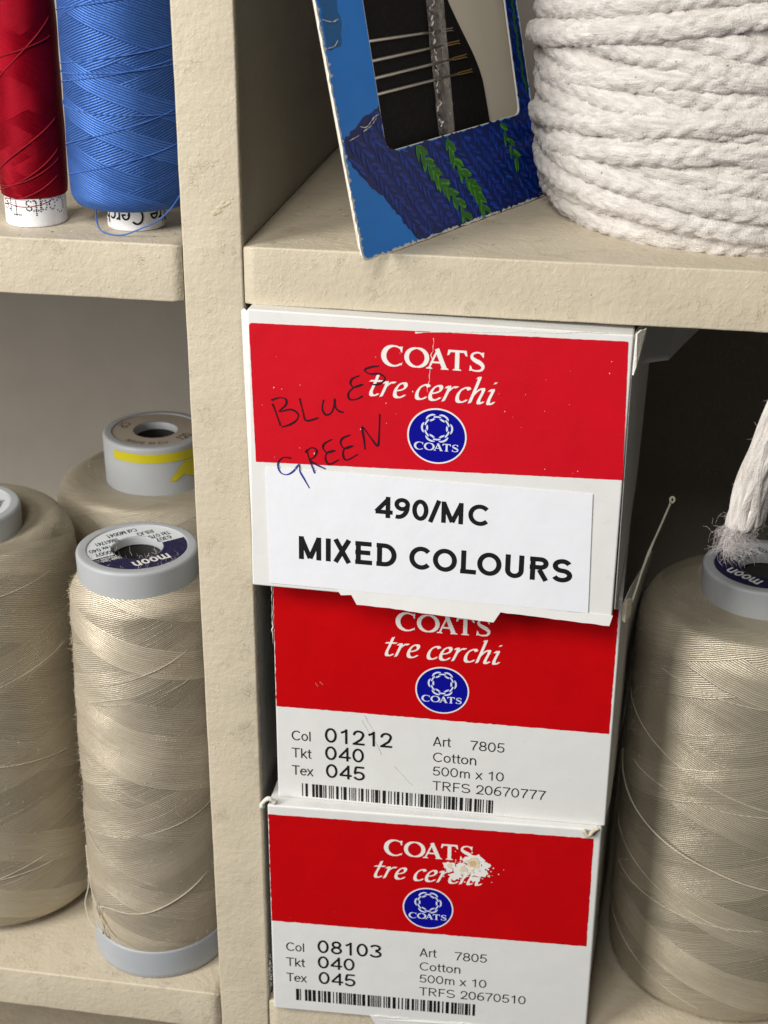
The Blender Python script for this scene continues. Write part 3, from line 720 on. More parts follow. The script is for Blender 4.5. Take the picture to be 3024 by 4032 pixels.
flat_part(fr1, box1, 'torn_flap', [jitter_loop([(2.70, 8.95), (2.85, 9.17), (3.18, 9.13), (3.36, 9.44), (4.2, 9.45), (5.6, 9.52), (7.66, 9.60), (7.86, 9.24), (11.2, 9.36), (11.28, 9.02)], .006, .2, 5)], -.02, M['white'], .035, lambda u, v: .12*(v-8.9))
# its side: a bowed wall, a dust flap standing out under the shelf, a crumpled corner
strip3('side_wall', [((13.22, -.30, -1.95), (13.26, -.62, -10.5)), ((13.42, 1.6, -1.95), (13.42, 1.6, -10.5)), ((13.95, 9, -1.9), (13.75, 9, -10.3))], M['white'], box1, .03)
strip3('side_wall', [((2.05, -.42, -1.78), (2.02, -.78, -10.3)), ((1.86, -.22, -1.74), (1.96, -.55, -10.2)), ((1.74, -.06, -1.86), (1.93, -.35, -10.0))], M['white'], box1, .02)
strip3('dust_flap', [((13.62, 2.6, -1.80), (13.52, 2.6, -3.7)), ((14.5, 2.6, -1.79), (14.3, 2.6, -3.55)), ((15.2, 2.7, -1.80), (14.85, 2.7, -2.9)), ((15.75, 2.8, -1.80), (15.55, 2.8, -2.1))], M['white'], box1)
strip3('crumpled_corner', [((13.29, -.44, -1.80), (13.27, -.52, -3.0)), ((13.40, -.25, -1.74), (13.33, -.50, -2.75)), ((13.52, -.05, -1.78), (13.40, -.38, -2.45)), ((13.56, .25, -1.82), (13.52, .05, -2.1))], M['torn'], box1, .05)

# --- middle carton
fr2, box2 = carton('middle carton of the stack, printed Col 01212, under a torn flap', (2.36, .2, -10.62), Vector((11.1, .17, 0))/11.1, (0, 0, -1), 11.12, 8.6,
                   [(2.7, 12, -10.62), (13.7, 12, -10.62), (13.7, 12, -19.2), (2.7, 12, -19.2)])
fr2.O.z = -10.66
flat_part(fr2, box2, 'red_panel', [jitter_loop([(.03, .36), (11.02, .36), (11.02, 4.93), (.03, 4.93)], .006, .12, 8)], .008, M['red_print_glossy'])
brand(fr2, box2, 0, .014); chain_emblem(fr2, box2, 5.56, 3.80, .88, .014)
data_text(fr2, box2, 0, '01212', 'TRFS 20670777', .010, 21)
b = Bag()
for q in ([(3.0, 5.0), (3.3, 5.6)], [(2.9, 5.2), (3.6, 6.5)], [(4.0, 6.9), (4.6, 7.6)], [(1.35, 3.9), (1.45, 4.05)], [(1.5, 3.85), (1.62, 3.95)]):
    fr2.put_uv(b, [ribbon([(q[0][0]+(q[1][0]-q[0][0])*i/6+rng.normal(0, .01), q[0][1]+(q[1][1]-q[0][1])*i/6) for i in range(7)], [.006+.006*rng.random() for _ in range(7)])], .011)
b.build('scratch', [plain('scratch_grey', (0.45, 0.42, 0.39), 0.7)], box2, False)
strip3('side_wall', [((13.48, .42, -10.95), (13.46, .42, -19.0)), ((13.72, 1.6, -10.85), (13.60, 1.6, -19.1)), ((14.5, 8, -12.6), (13.95, 8, -19.1))], M['white'], box2, .03)
strip3('crumpled_corner', [((13.48, .22, -10.75), (13.50, .22, -11.3)), ((13.62, .15, -10.5), (13.60, .15, -11.35)), ((13.76, .3, -10.62), (13.74, .3, -11.2))], M['kraft'], box2, .05)
b = Bag()
for z0, z1 in ((-10.7, -13.2),):
    pts = [(2.34+rng.normal(0, .012), .19, z0+(z1-z0)*i/20) for i in range(21)]
    v, f, uv = tube(pts, [abs(.012+rng.normal(0, .012)) for _ in pts], 5); b.add(v, f, uv)
b.build('frayed_edge', [M['torn']], box2)

# --- bottom carton
fr3, box3 = carton('bottom carton of the stack, glue blotch on its red front, printed Col 08103', (2.10, -.35, -19.22), Vector((11.12, .48, 0)).normalized(), (0, 0, -1), 11.3, 8.94,
                   [(2.1, 12, -19.22), (13.3, 12.4, -19.22), (13.3, 12.4, -28.16), (2.1, 12, -28.16)], .07)
flat_part(fr3, box3, 'red_panel', [jitter_loop([(.03, .37), (11.05, .36), (11.08, 4.90), (.03, 4.93)], .006, .12, 9)], .008, M['red_print_glossy'])
brand(fr3, box3, 0, .014); chain_emblem(fr3, box3, 5.56, 3.82, .88, .014)
data_text(fr3, box3, 0, '08103', 'TRFS 20670510', .010, 33)
b = Bag()
def blob(u, v, r, mi, off, sx=1.0, rough=.28, n=22):
    ph = rng.uniform(0, 6, 3)
    fr3.put_uv(b, [([(u+sx*r*(1+rough*(math.sin(3*a+ph[0])*.5+math.sin(7*a+ph[1])*.4+rng.normal(0, .35)))*math.cos(a), v+r*(1+rough*(math.sin(3*a+ph[0])*.5+math.sin(7*a+ph[1])*.4+rng.normal(0, .3)))*math.sin(a)) for a in np.linspace(0, 2*PI, n+1)[:-1]], [tuple(range(n))])], off, mi, .0003)
blob(7.10, 1.70, .33, 0, .024); blob(6.25, 1.95, .20, 0, .024); blob(6.72, 2.05, .25, 0, .024, 1.3); blob(7.32, 2.08, .22, 0, .024, 1.2)
blob(6.45, 2.36, .13, 0, .024, 1.6, .35); blob(7.5, 1.8, .15, 0, .024); blob(7.15, 2.4, .10, 0, .024, 1.8)
for i in range(80):
    a = rng.uniform(0, 2*PI); rr = .25+abs(rng.normal(0, .27)); u = 6.95+rr*1.35*math.cos(a); v = 2.0+rr*.85*math.sin(a)
    blob(u, v, abs(rng.normal(.012, .014))+.008, 0, .026, 1.2, .3, 7)
blob(7.08, 1.72, .22, 1, .032, 1.0, .2); blob(6.27, 1.92, .11, 1, .032, .8); blob(6.75, 2.02, .12, 1, .032, 1.2)
blob(7.06, 1.74, .12, 2, .040, 1.0, .15); blob(7.2, 1.66, .07, 1, .040)
for i in range(30): blob(7.0+rng.normal(0, .25), 1.95+rng.normal(0, .2), abs(rng.normal(.02, .015))+.01, 1, .036, 1, .3, 7)
b.build('glue_stain', [M['white_print'], plain('glue_pale', (0.72, 0.61, 0.44), 0.5, 0.15, 6), M['glue']], box3, False)
strip3('side_wall', [((13.22, .28, -19.2), (13.20, .22, -28.1)), ((13.42, 1.6, -19.1), (13.32, 1.6, -28.1)), ((14.05, 8, -19.05), (13.75, 8, -28.1))], M['white'], box3, .03)
crumple('torn_tab', [(1.92, -.2, -19.4), (1.96, -.3, -19.1), (2.15, -.3, -18.98), (2.4, -.3, -19.12)], .085, box3)
crumple('crumpled_corner', [(12.75, .0, -19.2), (12.95, -.02, -19.32), (13.15, .0, -19.22), (13.3, .1, -19.1)], .07, box3, 'kraft')
flat_part(fr3, box3, 'bottom_tab', [jitter_loop([(3.55, 8.86), (7.95, 8.84), (7.85, 9.25), (3.75, 9.28)], .015, .15, 6)], -.02, M['white'], .04, lambda u, v: .02*math.sin(u*2))
b = Bag()
for i in range(26): hair_bag(b, (2.06+rng.normal(0, .02), -.36, -26.4+rng.normal(0, .35)), (-1, -.4, rng.normal(0, .5)), .16, .5, .006)
b.build('frayed_edge', [M['torn']], box3)

# ------------------------------------------------------------------ thread spools
def inside(p, poly):
    x, y = p; r = False; n = len(poly)
    for i in range(n):
        (x1, y1), (x2, y2) = poly[i], poly[(i+1) % n]
        if (y1 > y) != (y2 > y) and x < (x2-x1)*(y-y1)/(y2-y1)+x1: r = not r
    return r

def fuzz(par, prof, cx, cy, n, mat, L=.16, r=.0055, a0=PI*0.55, a1=2.1*PI, name='fuzz'):
    b = Bag(); z = [p[1] for p in prof]
    for i in range(n):
        k = rng.uniform(0, len(prof)-1.001); j = int(k); t = k-j
        rr = prof[j][0]*(1-t)+prof[j+1][0]*t; zz = prof[j][1]*(1-t)+prof[j+1][1]*t; a = rng.uniform(a0, a1)
        tx = -math.sin(a); ty = math.cos(a); s = rng.choice((-1, 1))
        hair_bag(b, (cx+rr*math.cos(a), cy+rr*math.sin(a), zz), (math.cos(a)*.8+s*tx*.8, math.sin(a)*.8+s*ty*.8, rng.normal(0, .5)), L*rng.uniform(.4, 1.5), .45, r)
    for i in range(n//2):   # longest where the cone's flank is seen edge-on
        k = rng.uniform(0, len(prof)-1.001); j = int(k); t = k-j
        rr = prof[j][0]*(1-t)+prof[j+1][0]*t; zz = prof[j][1]*(1-t)+prof[j+1][1]*t; a = math.radians(rng.normal(200, 14))
        hair_bag(b, (cx+rr*math.cos(a), cy+rr*math.sin(a), zz), (math.cos(a)+rng.normal(0, .4), math.sin(a)+rng.normal(0, .4), rng.normal(0, .8)), L*rng.uniform(.5, 1.3), .55, r*1.2)
    o = b.build(name, [mat], par); o['kind'] = 'stuff'; return o
def ring_shape(r0, r1, a0, a1, n=40):
    aa = np.linspace(a0, a1, n+1)
    return [(r1*math.cos(a), r1*math.sin(a)) for a in aa]+[(r0*math.cos(a), r0*math.sin(a)) for a in aa[::-1]]
def disc_label(par, cx, cy, z, rot, r1, r0):
    """printed ring: navy upper half with the word, white lower half with data; x' = reading direction"""
    c, s = math.cos(rot), math.sin(rot)
    P = lambda x, y, dz: (cx+c*x-s*y, cy+s*x+c*y, z+dz)
    b = Bag()
    def half(y0, sign, mi):
        # ring sector on one side of the chord y=y0
        n = 36; a_ = math.asin(y0/r1); b_ = math.asin(max(-1, min(1, y0/r0)))
        if sign > 0: o_ = np.linspace(a_, PI-a_, n+1); i_ = np.linspace(b_, PI-b_, n+1)
        else: o_ = np.linspace(PI-a_, 2*PI+a_, n+1); i_ = np.linspace(PI-b_, 2*PI+b_, n+1)
        V = [P(r1*math.cos(t), r1*math.sin(t), 0) for t in o_]+[P(r0*math.cos(t), r0*math.sin(t), 0) for t in i_]
        b.add(V, [(i, i+1, n+2+i, n+1+i) for i in range(n)], None, mi)
    half(0.06*r1, 1, 1); half(0.06*r1, -1, 0)
    k = [0]
    def t(sx, x, y, cap, width, mi, h=.06):
        st, wd = text2d(sx, cap*r1, h, width*r1)
        for vs, fs in st:
            k[0] = (k[0]+1) % 9
            b.add([P((x-width/2)*r1+px, y*r1+py, .006+k[0]*.0004) for px, py in vs], fs, None, mi)
    t('moon', 0, .56, .30, .80, 2, .075)
    t('Staple Spun', .66, .20, .10, .42, 2, .05); t('Polyester', .68, .10, .10, .34, 2, .05)
    t('6307', -.62, -.16, .16, .34, 3); t('5000Y', .66, -.16, .16, .42, 3)
    t('Tkt 075', -.62, -.36, .15, .46, 3); t('Tex 040', .66, -.36, .15, .50, 3)
    t('RBJQ', -.42, -.60, .15, .36, 3); t('18661741', .42, -.60, .15, .52, 3); t('Col M0041', 0, -.84, .16, .66, 3)
    return b.build('label', [M['label_white'], M['label_navy'], M['white_print'], M['black_print']], par, False)
def cone(label, cx, cy, zb, body, rot, mat, capz=(-12.36, -11.42), cr=2.07, base=None, fz=500, wob=.012, lab=True):
    root = empty('thread_cone', (cx, cy, zb), label, 'thread spool', 'large cones of beige thread')
    prof = dense(round_profile(body[0], body[1], 6), .25)
    v, f, uv = lathe(prof, cx, cy, 128, wob=wob); mesh('wound_thread', v, f, mat, root, uv)
    z0, z1 = capz
    cp = round_profile([(cr-.12, z0-2.2), (cr-.06, z0-.6), (cr, z0), (cr+.02, z1), (cr-.34, z1+.0), (cr-.34, z1-.05), (.86, z1-.05), (.83, z1-.34), (.90, z1-.36)], [0, .05, .05, .14, .03, .02, .03, .02, 0], 5)
    v, f, uv = lathe(cp, cx, cy, 96); cap = mesh('cap', v, f, M['grey_plastic'], root, uv)
    if lab: disc_label(cap, cx, cy, z1-.04, rot, cr-.36, .90)
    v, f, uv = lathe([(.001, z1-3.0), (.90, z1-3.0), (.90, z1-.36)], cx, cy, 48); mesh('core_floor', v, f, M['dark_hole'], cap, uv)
    if base:
        v, f, uv = lathe(round_profile(base, .08, 4), cx, cy, 96); mesh('base_flange', v, f, M['blue_grey_plastic'], root, uv)
    if fz: fuzz(root, prof, cx, cy, fz, M['fluff_beige'])
    return root, prof
def strand(par, cx, cy, rfun, th0, th1, zfun, rad, mat, n=70, name='loose_strand'):
    pts = []
    for i in range(n+1):
        t = i/n; a = th0+(th1-th0)*t; z = zfun(t); r = rfun(z)+rad*0.7-rad*3*max(0, 1-min(t, 1-t)/.06); pts.append((cx+r*math.cos(a), cy+r*math.sin(a), z))
    v, f, uv = tube(pts, rad, 6); return mesh(name, v, f, mat, par, uv)

# front cone
FX, FY = -3.02, 2.9
c1, prof1 = cone('slim beige thread cone beside the upright, with a blue-grey foot and knotted end', FX, FY, -28.18,
     ([(1.9, -12.15), (2.12, -12.45), (2.40, -12.85), (2.48, -15.0), (2.56, -19.5), (2.62, -25.0), (2.60, -26.6), (2.45, -27.05), (2.0, -27.1)][::-1], [0, .1, .2, .2, .3, .3, .2, .2, 0]), math.radians(222), M['thread_beige'],
     base=[(.5, -28.15), (2.50, -28.17), (2.60, -27.95), (2.56, -26.9), (2.2, -26.85)], fz=900, wob=.014)
rf = lambda z: float(np.interp(-z, [-p[1] for p in prof1[::-1]], [p[0] for p in prof1[::-1]]))
S_ = M['strand_beige']
for a0, a1, z0, z1 in ((205, 345, -16.4, -14.2), (178, 330, -17.2, -15.6), (190, 300, -18.2, -20.6), (215, 350, -22.2, -20.9), (182, 290, -21.7, -23.9)):
    strand(c1, FX, FY, rf, math.radians(a0), math.radians(a1), lambda t, z0=z0, z1=z1: z0+(z1-z0)*t, .014, S_)
# knotted loose end near the foot
q = lambda a, z, e=0: (FX+(rf(z)+.03+e)*math.cos(math.radians(a)), FY+(rf(z)+.03+e)*math.sin(math.radians(a)), z)
b = Bag()
for pts in ([q(345, -23.6), q(320, -24.1), q(300, -24.55), q(280, -24.95), q(262, -25.1, .02), q(243, -25.15, .05), q(234, -25.3, .12), q(232, -25.7, .12), q(234, -26.2, .05), q(229, -26.7), q(224, -26.95)],
            [q(228, -25.25, .06), q(229, -25.7, .10), q(236, -26.0, .12), q(238, -26.6, .06), q(237, -27.2, .04)],
            [q(200, -23.6), q(210, -24.6), q(222, -25.3, .03), q(236, -25.9, .08), q(250, -26.5, .02), q(270, -27.0)],
            [q(196, -25.0), q(190, -25.9, .12), q(192, -26.6, .30), q(204, -27.0, .25), q(216, -27.05, .1)]):
    v, f, uv = tube(smooth_path(pts, 8), .026, 6); b.add(v, f, uv)
b.build('loose_strand', [S_], c1)
b = Bag()
for i in range(60):
    a = rng.uniform(PI, 2*PI); hair_bag(b, (FX+.8*math.cos(a), FY+.8*math.sin(a), -11.7+rng.normal(0, .12)), (-math.cos(a)+rng.normal(0, .6), -math.sin(a)+rng.normal(0, .6), rng.normal(0, .3)), .35, .6, .005)
for i in range(60):
    a = rng.uniform(PI, 1.95*PI); r = rng.uniform(1.5, 1.8); hair_bag(b, (FX+r*math.cos(a), FY+r*math.sin(a), -11.44), (rng.normal(), rng.normal(), .15), .25, .5, .004)
o = b.build('lint', [M['fluff_grey']], c1); o['kind'] = 'stuff'

# left cone, cut by the frame
c2, p2 = cone('broad khaki thread cone cut off by the left edge, left of the slim one', -10.45, 5.4, -28.18,
     ([(2.0, -12.5), (3.1, -12.1), (3.55, -12.2), (3.95, -12.9), (4.1, -16), (4.18, -22), (4.15, -27.2), (3.9, -27.75), (3.0, -27.8)][::-1], [0, .2, .4, .5, .4, .3, .3, .2, 0]), math.radians(97), M['thread_khaki'],
     capz=(-12.5, -11.55), base=[(.5, -28.15), (2.5, -28.17), (2.58, -27.95), (2.56, -27.5)], fz=900)
rf2 = lambda z: float(np.interp(-z, [-p[1] for p in p2[::-1]], [p[0] for p in p2[::-1]]))
for a0, a1, z0, z1 in ((250, 330, -26.2, -24.4), (250, 335, -25.6, -25.0), (255, 345, -18.0, -16.2), (250, 340, -20.0, -20.6), (255, 345, -14.0, -13.2)):
    strand(c2, -10.45, 5.4, rf2, math.radians(a0), math.radians(a1), lambda t, z0=z0, z1=z1: z0+(z1-z0)*t, .015, S_)
# right cone
c3, p3 = cone('broad khaki thread cone right of the cartons, below the frayed cord end', 18.2, 5.3, -28.18,
     ([(1.9, -12.5), (2.9, -12.55), (3.7, -12.75), (4.1, -13.5), (4.2, -17), (4.27, -23), (4.25, -27.3), (4.05, -27.75), (3.0, -27.8)][::-1], [0, .2, .4, .4, .6, .3, .3, .1, 0]), math.radians(139), M['thread_khaki'],
     capz=(-12.35, -11.5), base=[(.5, -28.15), (2.5, -28.17), (2.58, -27.95), (2.56, -27.5)], fz=700)
rf3 = lambda z: float(np.interp(-z, [-p[1] for p in p3[::-1]], [p[0] for p in p3[::-1]]))
for a0, a1, z0, z1 in ((185, 285, -16.4, -18.7), (200, 290, -18.6, -18.8), (185, 270, -21.8, -23.6), (195, 285, -23.3, -23.5), (215, 290, -14.3, -14.8), (180, 260, -25.4, -27.3)):
    strand(c3, 18.2, 5.3, rf3, math.radians(a0), math.radians(a1), lambda t, z0=z0, z1=z1: z0+(z1-z0)*t, .014, S_)
b = Bag(); pts = []
for i in range(41):
    t = i/40; a = math.radians(186+105*t); z = -19.0-2.9*t**0.75; r = rf3(z)+.04+.18*math.sin(PI*min(1, t*1.5))*(t < .67); pts.append((18.2+r*math.cos(a), 5.3+r*math.sin(a), z))
v, f, uv = tube(pts, .028, 6); b.add(v, f, uv); b.build('loose_strand', [S_], c3)
# back cone with taped cap
BX, BY = -5.27, 12.48
c4, p4 = cone('beige thread cone at the back, its tall grey cap marked with yellow tape', BX, BY, -28.18,
     ([(1.9, -13.05), (2.6, -12.9), (3.45, -12.85), (4.0, -13.3), (4.22, -14.6), (4.2, -27.3), (3.9, -27.8), (3.0, -27.9)][::-1], [0, .2, .3, .7, .6, .4, .3, 0]), 0, M['thread_khaki'],
     capz=(-13.2, -11.0), cr=2.08, base=[(.5, -28.15), (2.5, -28.17), (2.58, -27.95), (2.56, -27.6)], fz=500, lab=False)
cap4 = [o for o in c4.children if o.name.startswith('cap')][0]
b = Bag(); n = 60
V = [(BX+r*math.cos(2*PI*i/n), BY+r*math.sin(2*PI*i/n), -11.03) for r in (1.72, .90) for i in range(n)]
b.add(V, [(i, (i+1) % n, n+(i+1) % n, n+i) for i in range(n)])
def ringtext(s, rad, a_mid, cap, wd, inward=1):
    """writing set round a ring, letters standing towards the centre"""
    st, w_ = text2d(s, cap, .06, wd)
    for vs, fs in st:
        V = []
        for x, y in vs:
            a = a_mid + (x-wd/2)/rad; r = rad-(y)*inward; V.append((BX+r*math.cos(a), BY+r*math.sin(a), -11.022))
        b.add(V, fs, None, 1)
ringtext('MADE IN EU', 1.58, math.radians(272), .24, 1.9)
ringtext('120', 1.62, math.radians(338), .42, .8); ringtext('CP', 1.62, math.radians(170), .42, .7)
b.build('label', [M['label_beige'], M['brown_print']], cap4, False)
b = Bag(); n = 30; r = 2.115
aa = [math.radians(236+110*i/n) for i in range(n+1)]
b.add([(BX+r*math.cos(a), BY+r*math.sin(a), z) for z in (-11.62, -11.24) for a in aa], [(i, i+1, n+2+i, n+1+i) for i in range(n)])
fin = [(a_-10, z_) for a_, z_ in [(329, -11.66), (340, -11.62), (349, -11.70), (352, -12.5), (338, -12.40), (325, -12.22), (321, -12.36), (317, -12.45), (309, -12.40), (313, -12.25), (319, -12.05), (324, -11.8)]]
da_, dz_ = 1.0, .04
for ia in range(296, 354):
    for iz in range(30):
        zc = -12.56+iz*dz_
        if inside((ia+.5, zc+dz_/2), fin):
            b.add([(BX+r*math.cos(math.radians(a)), BY+r*math.sin(math.radians(a)), z) for a, z in ((ia, zc), (ia+1, zc), (ia+1, zc+dz_), (ia, zc+dz_))], [(0, 1, 2, 3)])
b.build('yellow_tape', [M['yellow_tape']], cap4)

# --- small spools on the upper shelf
def small_spool(label, cx, cy, tr, prof, mat, smat, words, rot, dots):
    root = empty('thread_spool', (cx, cy, 0), label, 'thread spool', 'small spools on the upper shelf')
    v, f, uv = lathe(round_profile([(tr-.10, 1.5), (tr-.10, .02), (tr-.02, .005), (tr, .06), (tr, 1.4), (tr, 14)], [0, .02, .02, .03, 0, 0], 3), cx, cy, 64); tb = mesh('tube', v, f, M['white_tube'], root, uv)
    b = Bag(); st, wd = text2d(words[0], words[1], .060, words[2]); k = 0
    for vs, fs in st:   # upside-down, wrapped round the tube
        k += 1
        def wrap(x, y): 
            a = rot-(x-words[2]/2)/tr; rr = tr+.006+(k % 7)*.0006; return (cx+rr*math.cos(a), cy+rr*math.sin(a), words[3]+(words[1]-y))
        if dots:
            m = len(vs)//2; mid = [((vs[i][0]+vs[m+i][0])/2, (vs[i][1]+vs[m+i][1])/2) for i in range(m)]
            acc = 0
            L = [mid[0]]
            for p0, p1 in zip(mid, mid[1:]):
                d = math.hypot(p1[0]-p0[0], p1[1]-p0[1]); kk = max(1, int(d/.02)); L += [(p0[0]+(p1[0]-p0[0])*i/kk, p0[1]+(p1[1]-p0[1])*i/kk) for i in range(1, kk+1)]
            for p in L[::3]: b.add([wrap(p[0]+.024*math.cos(t), p[1]+.024*math.sin(t)) for t in np.linspace(0, 2*PI, 8)[:-1]], [tuple(range(7))])
        else: b.add([wrap(x, y) for x, y in vs], fs)
    b.build('tube_lettering', [M['black_print']], tb, False)
    pr = dense(round_profile(prof[0], prof[1], 5), .2); v, f, uv = lathe(pr, cx, cy, 128, wob=.006); mesh('wound_thread', v, f, mat, root, uv)
    return root, pr
bx, by = -2.02, 2.10
s1, pb = small_spool('bright blue thread spool on a white tube, against the cream upright', bx, by, .89, ([(.85, .84), (1.72, .76), (1.90, 1.02), (1.94, 1.6), (1.90, 6), (1.82, 13)], [0, .1, .15, .3, .3, 0]), M['thread_blue'], None, ('Tre Cerchi', .50, 2.62, .20), math.radians(283), False)
rfb = lambda z: float(np.interp(z, [p[1] for p in pb], [p[0] for p in pb]))
for a0, a1, z0, z1 in ((175, 345, 6.2, 7.1), (180, 350, 4.75, 5.6), (178, 350, 4.55, 5.0), (180, 350, 4.2, 5.2), (178, 348, 3.75, 3.55), (180, 352, 2.3, 3.9), (200, 352, 1.6, 2.9)):
    strand(s1, bx, by, rfb, math.radians(a0), math.radians(a1), lambda t, z0=z0, z1=z1: z0+(z1-z0)*t, .020, M['strand_blue'])
b = Bag(); v, f, uv = tube(smooth_path([(-.12, .9, 1.45), (-.35, .2, 1.0), (-.8, .25, .62), (-1.4, .45, .30), (-2.0, .62, .05), (-2.5, .75, .03), (-2.9, 1.1, .12), (-3.05, 1.4, .55), (-2.95, 1.7, .95)], 10), .022, 6)
b.add(v, f, uv); b.build('loose_strand', [M['strand_blue']], s1)
rx, ry = -5.2, 2.02
s2, pr_ = small_spool('dark red thread spool on a white tube at the left edge of the upper shelf', rx, ry, .93, ([(.90, .86), (.99, .90), (1.02, 1.15), (1.06, 2.0), (1.06, 13)], [0, .05, .1, .2, 0]), M['thread_red'], None, ('Coats Tre', .50, 2.25, .36), math.radians(286), True)
rfr = lambda z: float(np.interp(z, [p[1] for p in pr_], [p[0] for p in pr_]))
for a0, a1, z0, z1 in ((195, 345, 1.3, 3.3), (200, 345, 1.0, 2.4), (200, 345, 1.2, 2.1), (190, 350, 3.4, 6.2), (190, 330, .95, .82), (215, 340, .83, 1.6), (185, 350, 4.6, 5.6)):
    strand(s2, rx, ry, rfr, math.radians(a0), math.radians(a1), lambda t, z0=z0, z1=z1: z0+(z1-z0)*t-.25*math.sin(PI*t)*(z0 < 1.3), .022, M['strand_red'])

# ------------------------------------------------------------------ needle packet
O = Vector((5.59, -1.16, 0.09)); e1 = Vector((0.4434, 0.8963, 0)).normalized(); nb = Vector((-e1.y, e1.x, 0)); be = math.radians(13.0)
e2 = Vector((0, 0, 1))*math.cos(be)+nb*math.sin(be)
fc = Frame(O, e1, e2); fc.n = e1.cross(e2).normalized()
if fc.n.dot(Vector((0, -1, 0))) < 0: fc.n = -fc.n
pk = empty('needle_packet', tuple(O), 'leaning blue card needle packet with a window and a knitting picture', 'needle packet')
outer = rounded([(-.02, 0), (10.05, .0), (10.1, 13), (-.05, 13)], [.30, .25, .3, .3]); win = rounded([(1.95, 2.74), (9.25, 2.76), (9.5, 11), (2.2, 11)], [.42, .28, .4, .4])
flat_part(fc, pk, 'card_front', [jitter_loop(outer, .012, .15, 41), win], -.05, M['white_edge'], .05)
inner = rounded([(.05, .05), (9.98, .06), (10.03, 12.9), (.02, 12.9)], [.28, .25, .3, .3])
def chew(i, t, r): return (0.035*max(0, r.gauss(0, 1))*(1.6 if i in (0, 23) else 1) if r.random() < .5 else 0)
win2 = [((p[0]-5.7)*1.006+5.7, (p[1]-6.8)*1.006+6.8) for p in win]
flat_part(fc, pk, 'blue_print', [jitter_loop(inner, .020, .06, 42, chew), win2], .003, M['card_blue'])
b = Bag()
knit = [(1.96, 4.05), (.95, 3.72), (.12, 3.35), (.13, 2.80), (.62, 2.25), (1.56, 1.38), (2.25, .6), (2.75, .06), (9.95, .07), (10.0, 7.8), (9.45, 7.8), (9.33, 4.2), (9.30, 2.95), (9.16, 2.74), (8.9, 2.73), (2.40, 2.71), (2.02, 2.86), (1.93, 3.2)]
kj = jitter_loop(knit, .03, .12, 43); fc.put_uv(b, [fill([kj])], .008, 0, 0)
def drop(u, v, ang, L, w_, mi, off):
    n = 11; V = []
    for i in range(n):
        t = i/(n-1); V.append(((t-.5)*L, w_*math.sin(PI*t)**.8*(1-.25*t)))
    V = V+[(x, -y*.9) for x, y in V[-2:0:-1]]
    c, s = math.cos(ang), math.sin(ang); V = [(u+c*x-s*y, v+s*x+c*y) for x, y in V]
    if all(inside(p, knit) for p in V[::3]): fc.put_uv(b, [(V, [tuple(range(len(V)))])], off, mi, .0002)
da = math.atan2(-2.75, 2.15)
for i in range(-30, 40):
    for j in range(-30, 30):
        u = 4.5+i*.27*math.cos(da)+j*.62*-math.sin(da); v = 1.2+i*.27*math.sin(da)+j*.62*math.cos(da)
        if not (-.5 < u < 10.5 and -.5 < v < 8): continue
        for sgn in (-1, 1):
            uu = u-sgn*.15*math.sin(da)+rng.normal(0, .02); vv = v+sgn*.15*math.cos(da)+rng.normal(0, .02)
            shade = (2 if rng.random() < .5 else 1) if (math.sin(u*1.3+v*.7)+rng.normal(0, .5)) > 0 else (3 if rng.random() < .6 else 2)
            if u > 7.0 and v < 2.7 and rng.random() < .45: shade = 4 if rng.random() < .4 else 0
            for h_ in range(3):   # three plies per stitch
                drop(uu+rng.normal(0, .025), vv+rng.normal(0, .025), da+sgn*.5+rng.normal(0, .12), .40, .045, (shade, max(1, shade-1), 2)[h_], .012+.003*h_)
for line in (((3.45, 2.62), (3.85, 2.0), (4.35, 1.4), (4.98, .78), (5.40, .10)), ((4.95, 2.62), (5.32, 1.75), (5.85, 1.15), (6.15, .72), (6.46, .05)), ((8.02, 2.62), (8.38, 1.85), (8.75, 1.2)), ((9.75, 7.4), (9.72, 6.0), (9.7, 4.6), (9.8, 3.4))):
    pp = cat2(line, 7); k = 0
    for i in range(0, len(pp)-1, 1 if len(line) > 3 else 2):
        d = math.atan2(pp[i+1][1]-pp[i][1], pp[i+1][0]-pp[i][0]); k += 1; sgn = 1 if (i//2) % 2 else -1
        for h_ in range(4): drop(pp[i][0]+rng.normal(0, .03)+.08*sgn, pp[i][1]+rng.normal(0, .03)+.05*sgn, d+sgn*.62+rng.normal(0, .10), .46, .07, 5 if h_ < 3 else 6, .024+.002*h_) if line[0][0] < 9 else drop(pp[i][0], pp[i][1], d+sgn*.5, .4, .05, 6, .024)
b.build('knitting_picture', [M['knit_dark'], M['knit_mid'], M['knit_deep'], M['knit_violet'], M['knit_lite'], M['green_print'], M['green_dark']], pk, False)
b = Bag(); fc.put_uv(b, [fill([jitter_loop([(.12, 5.75), (.75, 5.8), (.95, 6.4), (.85, 7.2), (.9, 8.2), (.12, 8.3)], .03, .15, 12)])], .006, 1, 0)
for q_ in ([(.10, 6.55), (.5, 6.45), (.8, 6.5)], [(.1, 5.8), (.4, 5.82), (.6, 5.95)], [(.9, 3.6), (1.2, 3.55), (1.6, 3.75), (1.85, 3.8)], [(1.0, 3.45), (1.4, 3.55), (1.7, 3.72)], [(.3, 3.3), (.8, 3.38)]):
    pp = cat2(q_, 5); fc.put_uv(b, [ribbon(pp, [abs(.02+rng.normal(0, .015)) for _ in pp])], .030, 0)
b.build('crease', [M['white_edge'], M['card_teal']], pk, False)
flat_part(fc, pk, 'backing_card', [[(.4, .3), (9.8, .3), (9.85, 12.8), (.4, 12.8)]], -.42, M['cream_card'], .04)
curve = [(7.92, 2.3), (7.93, 2.9), (7.92, 3.5), (7.88, 4.1), (7.65, 4.75), (7.30, 5.38), (6.95, 6.0), (6.66, 6.6), (6.5, 7.3), (6.6, 9), (6.9, 12)]
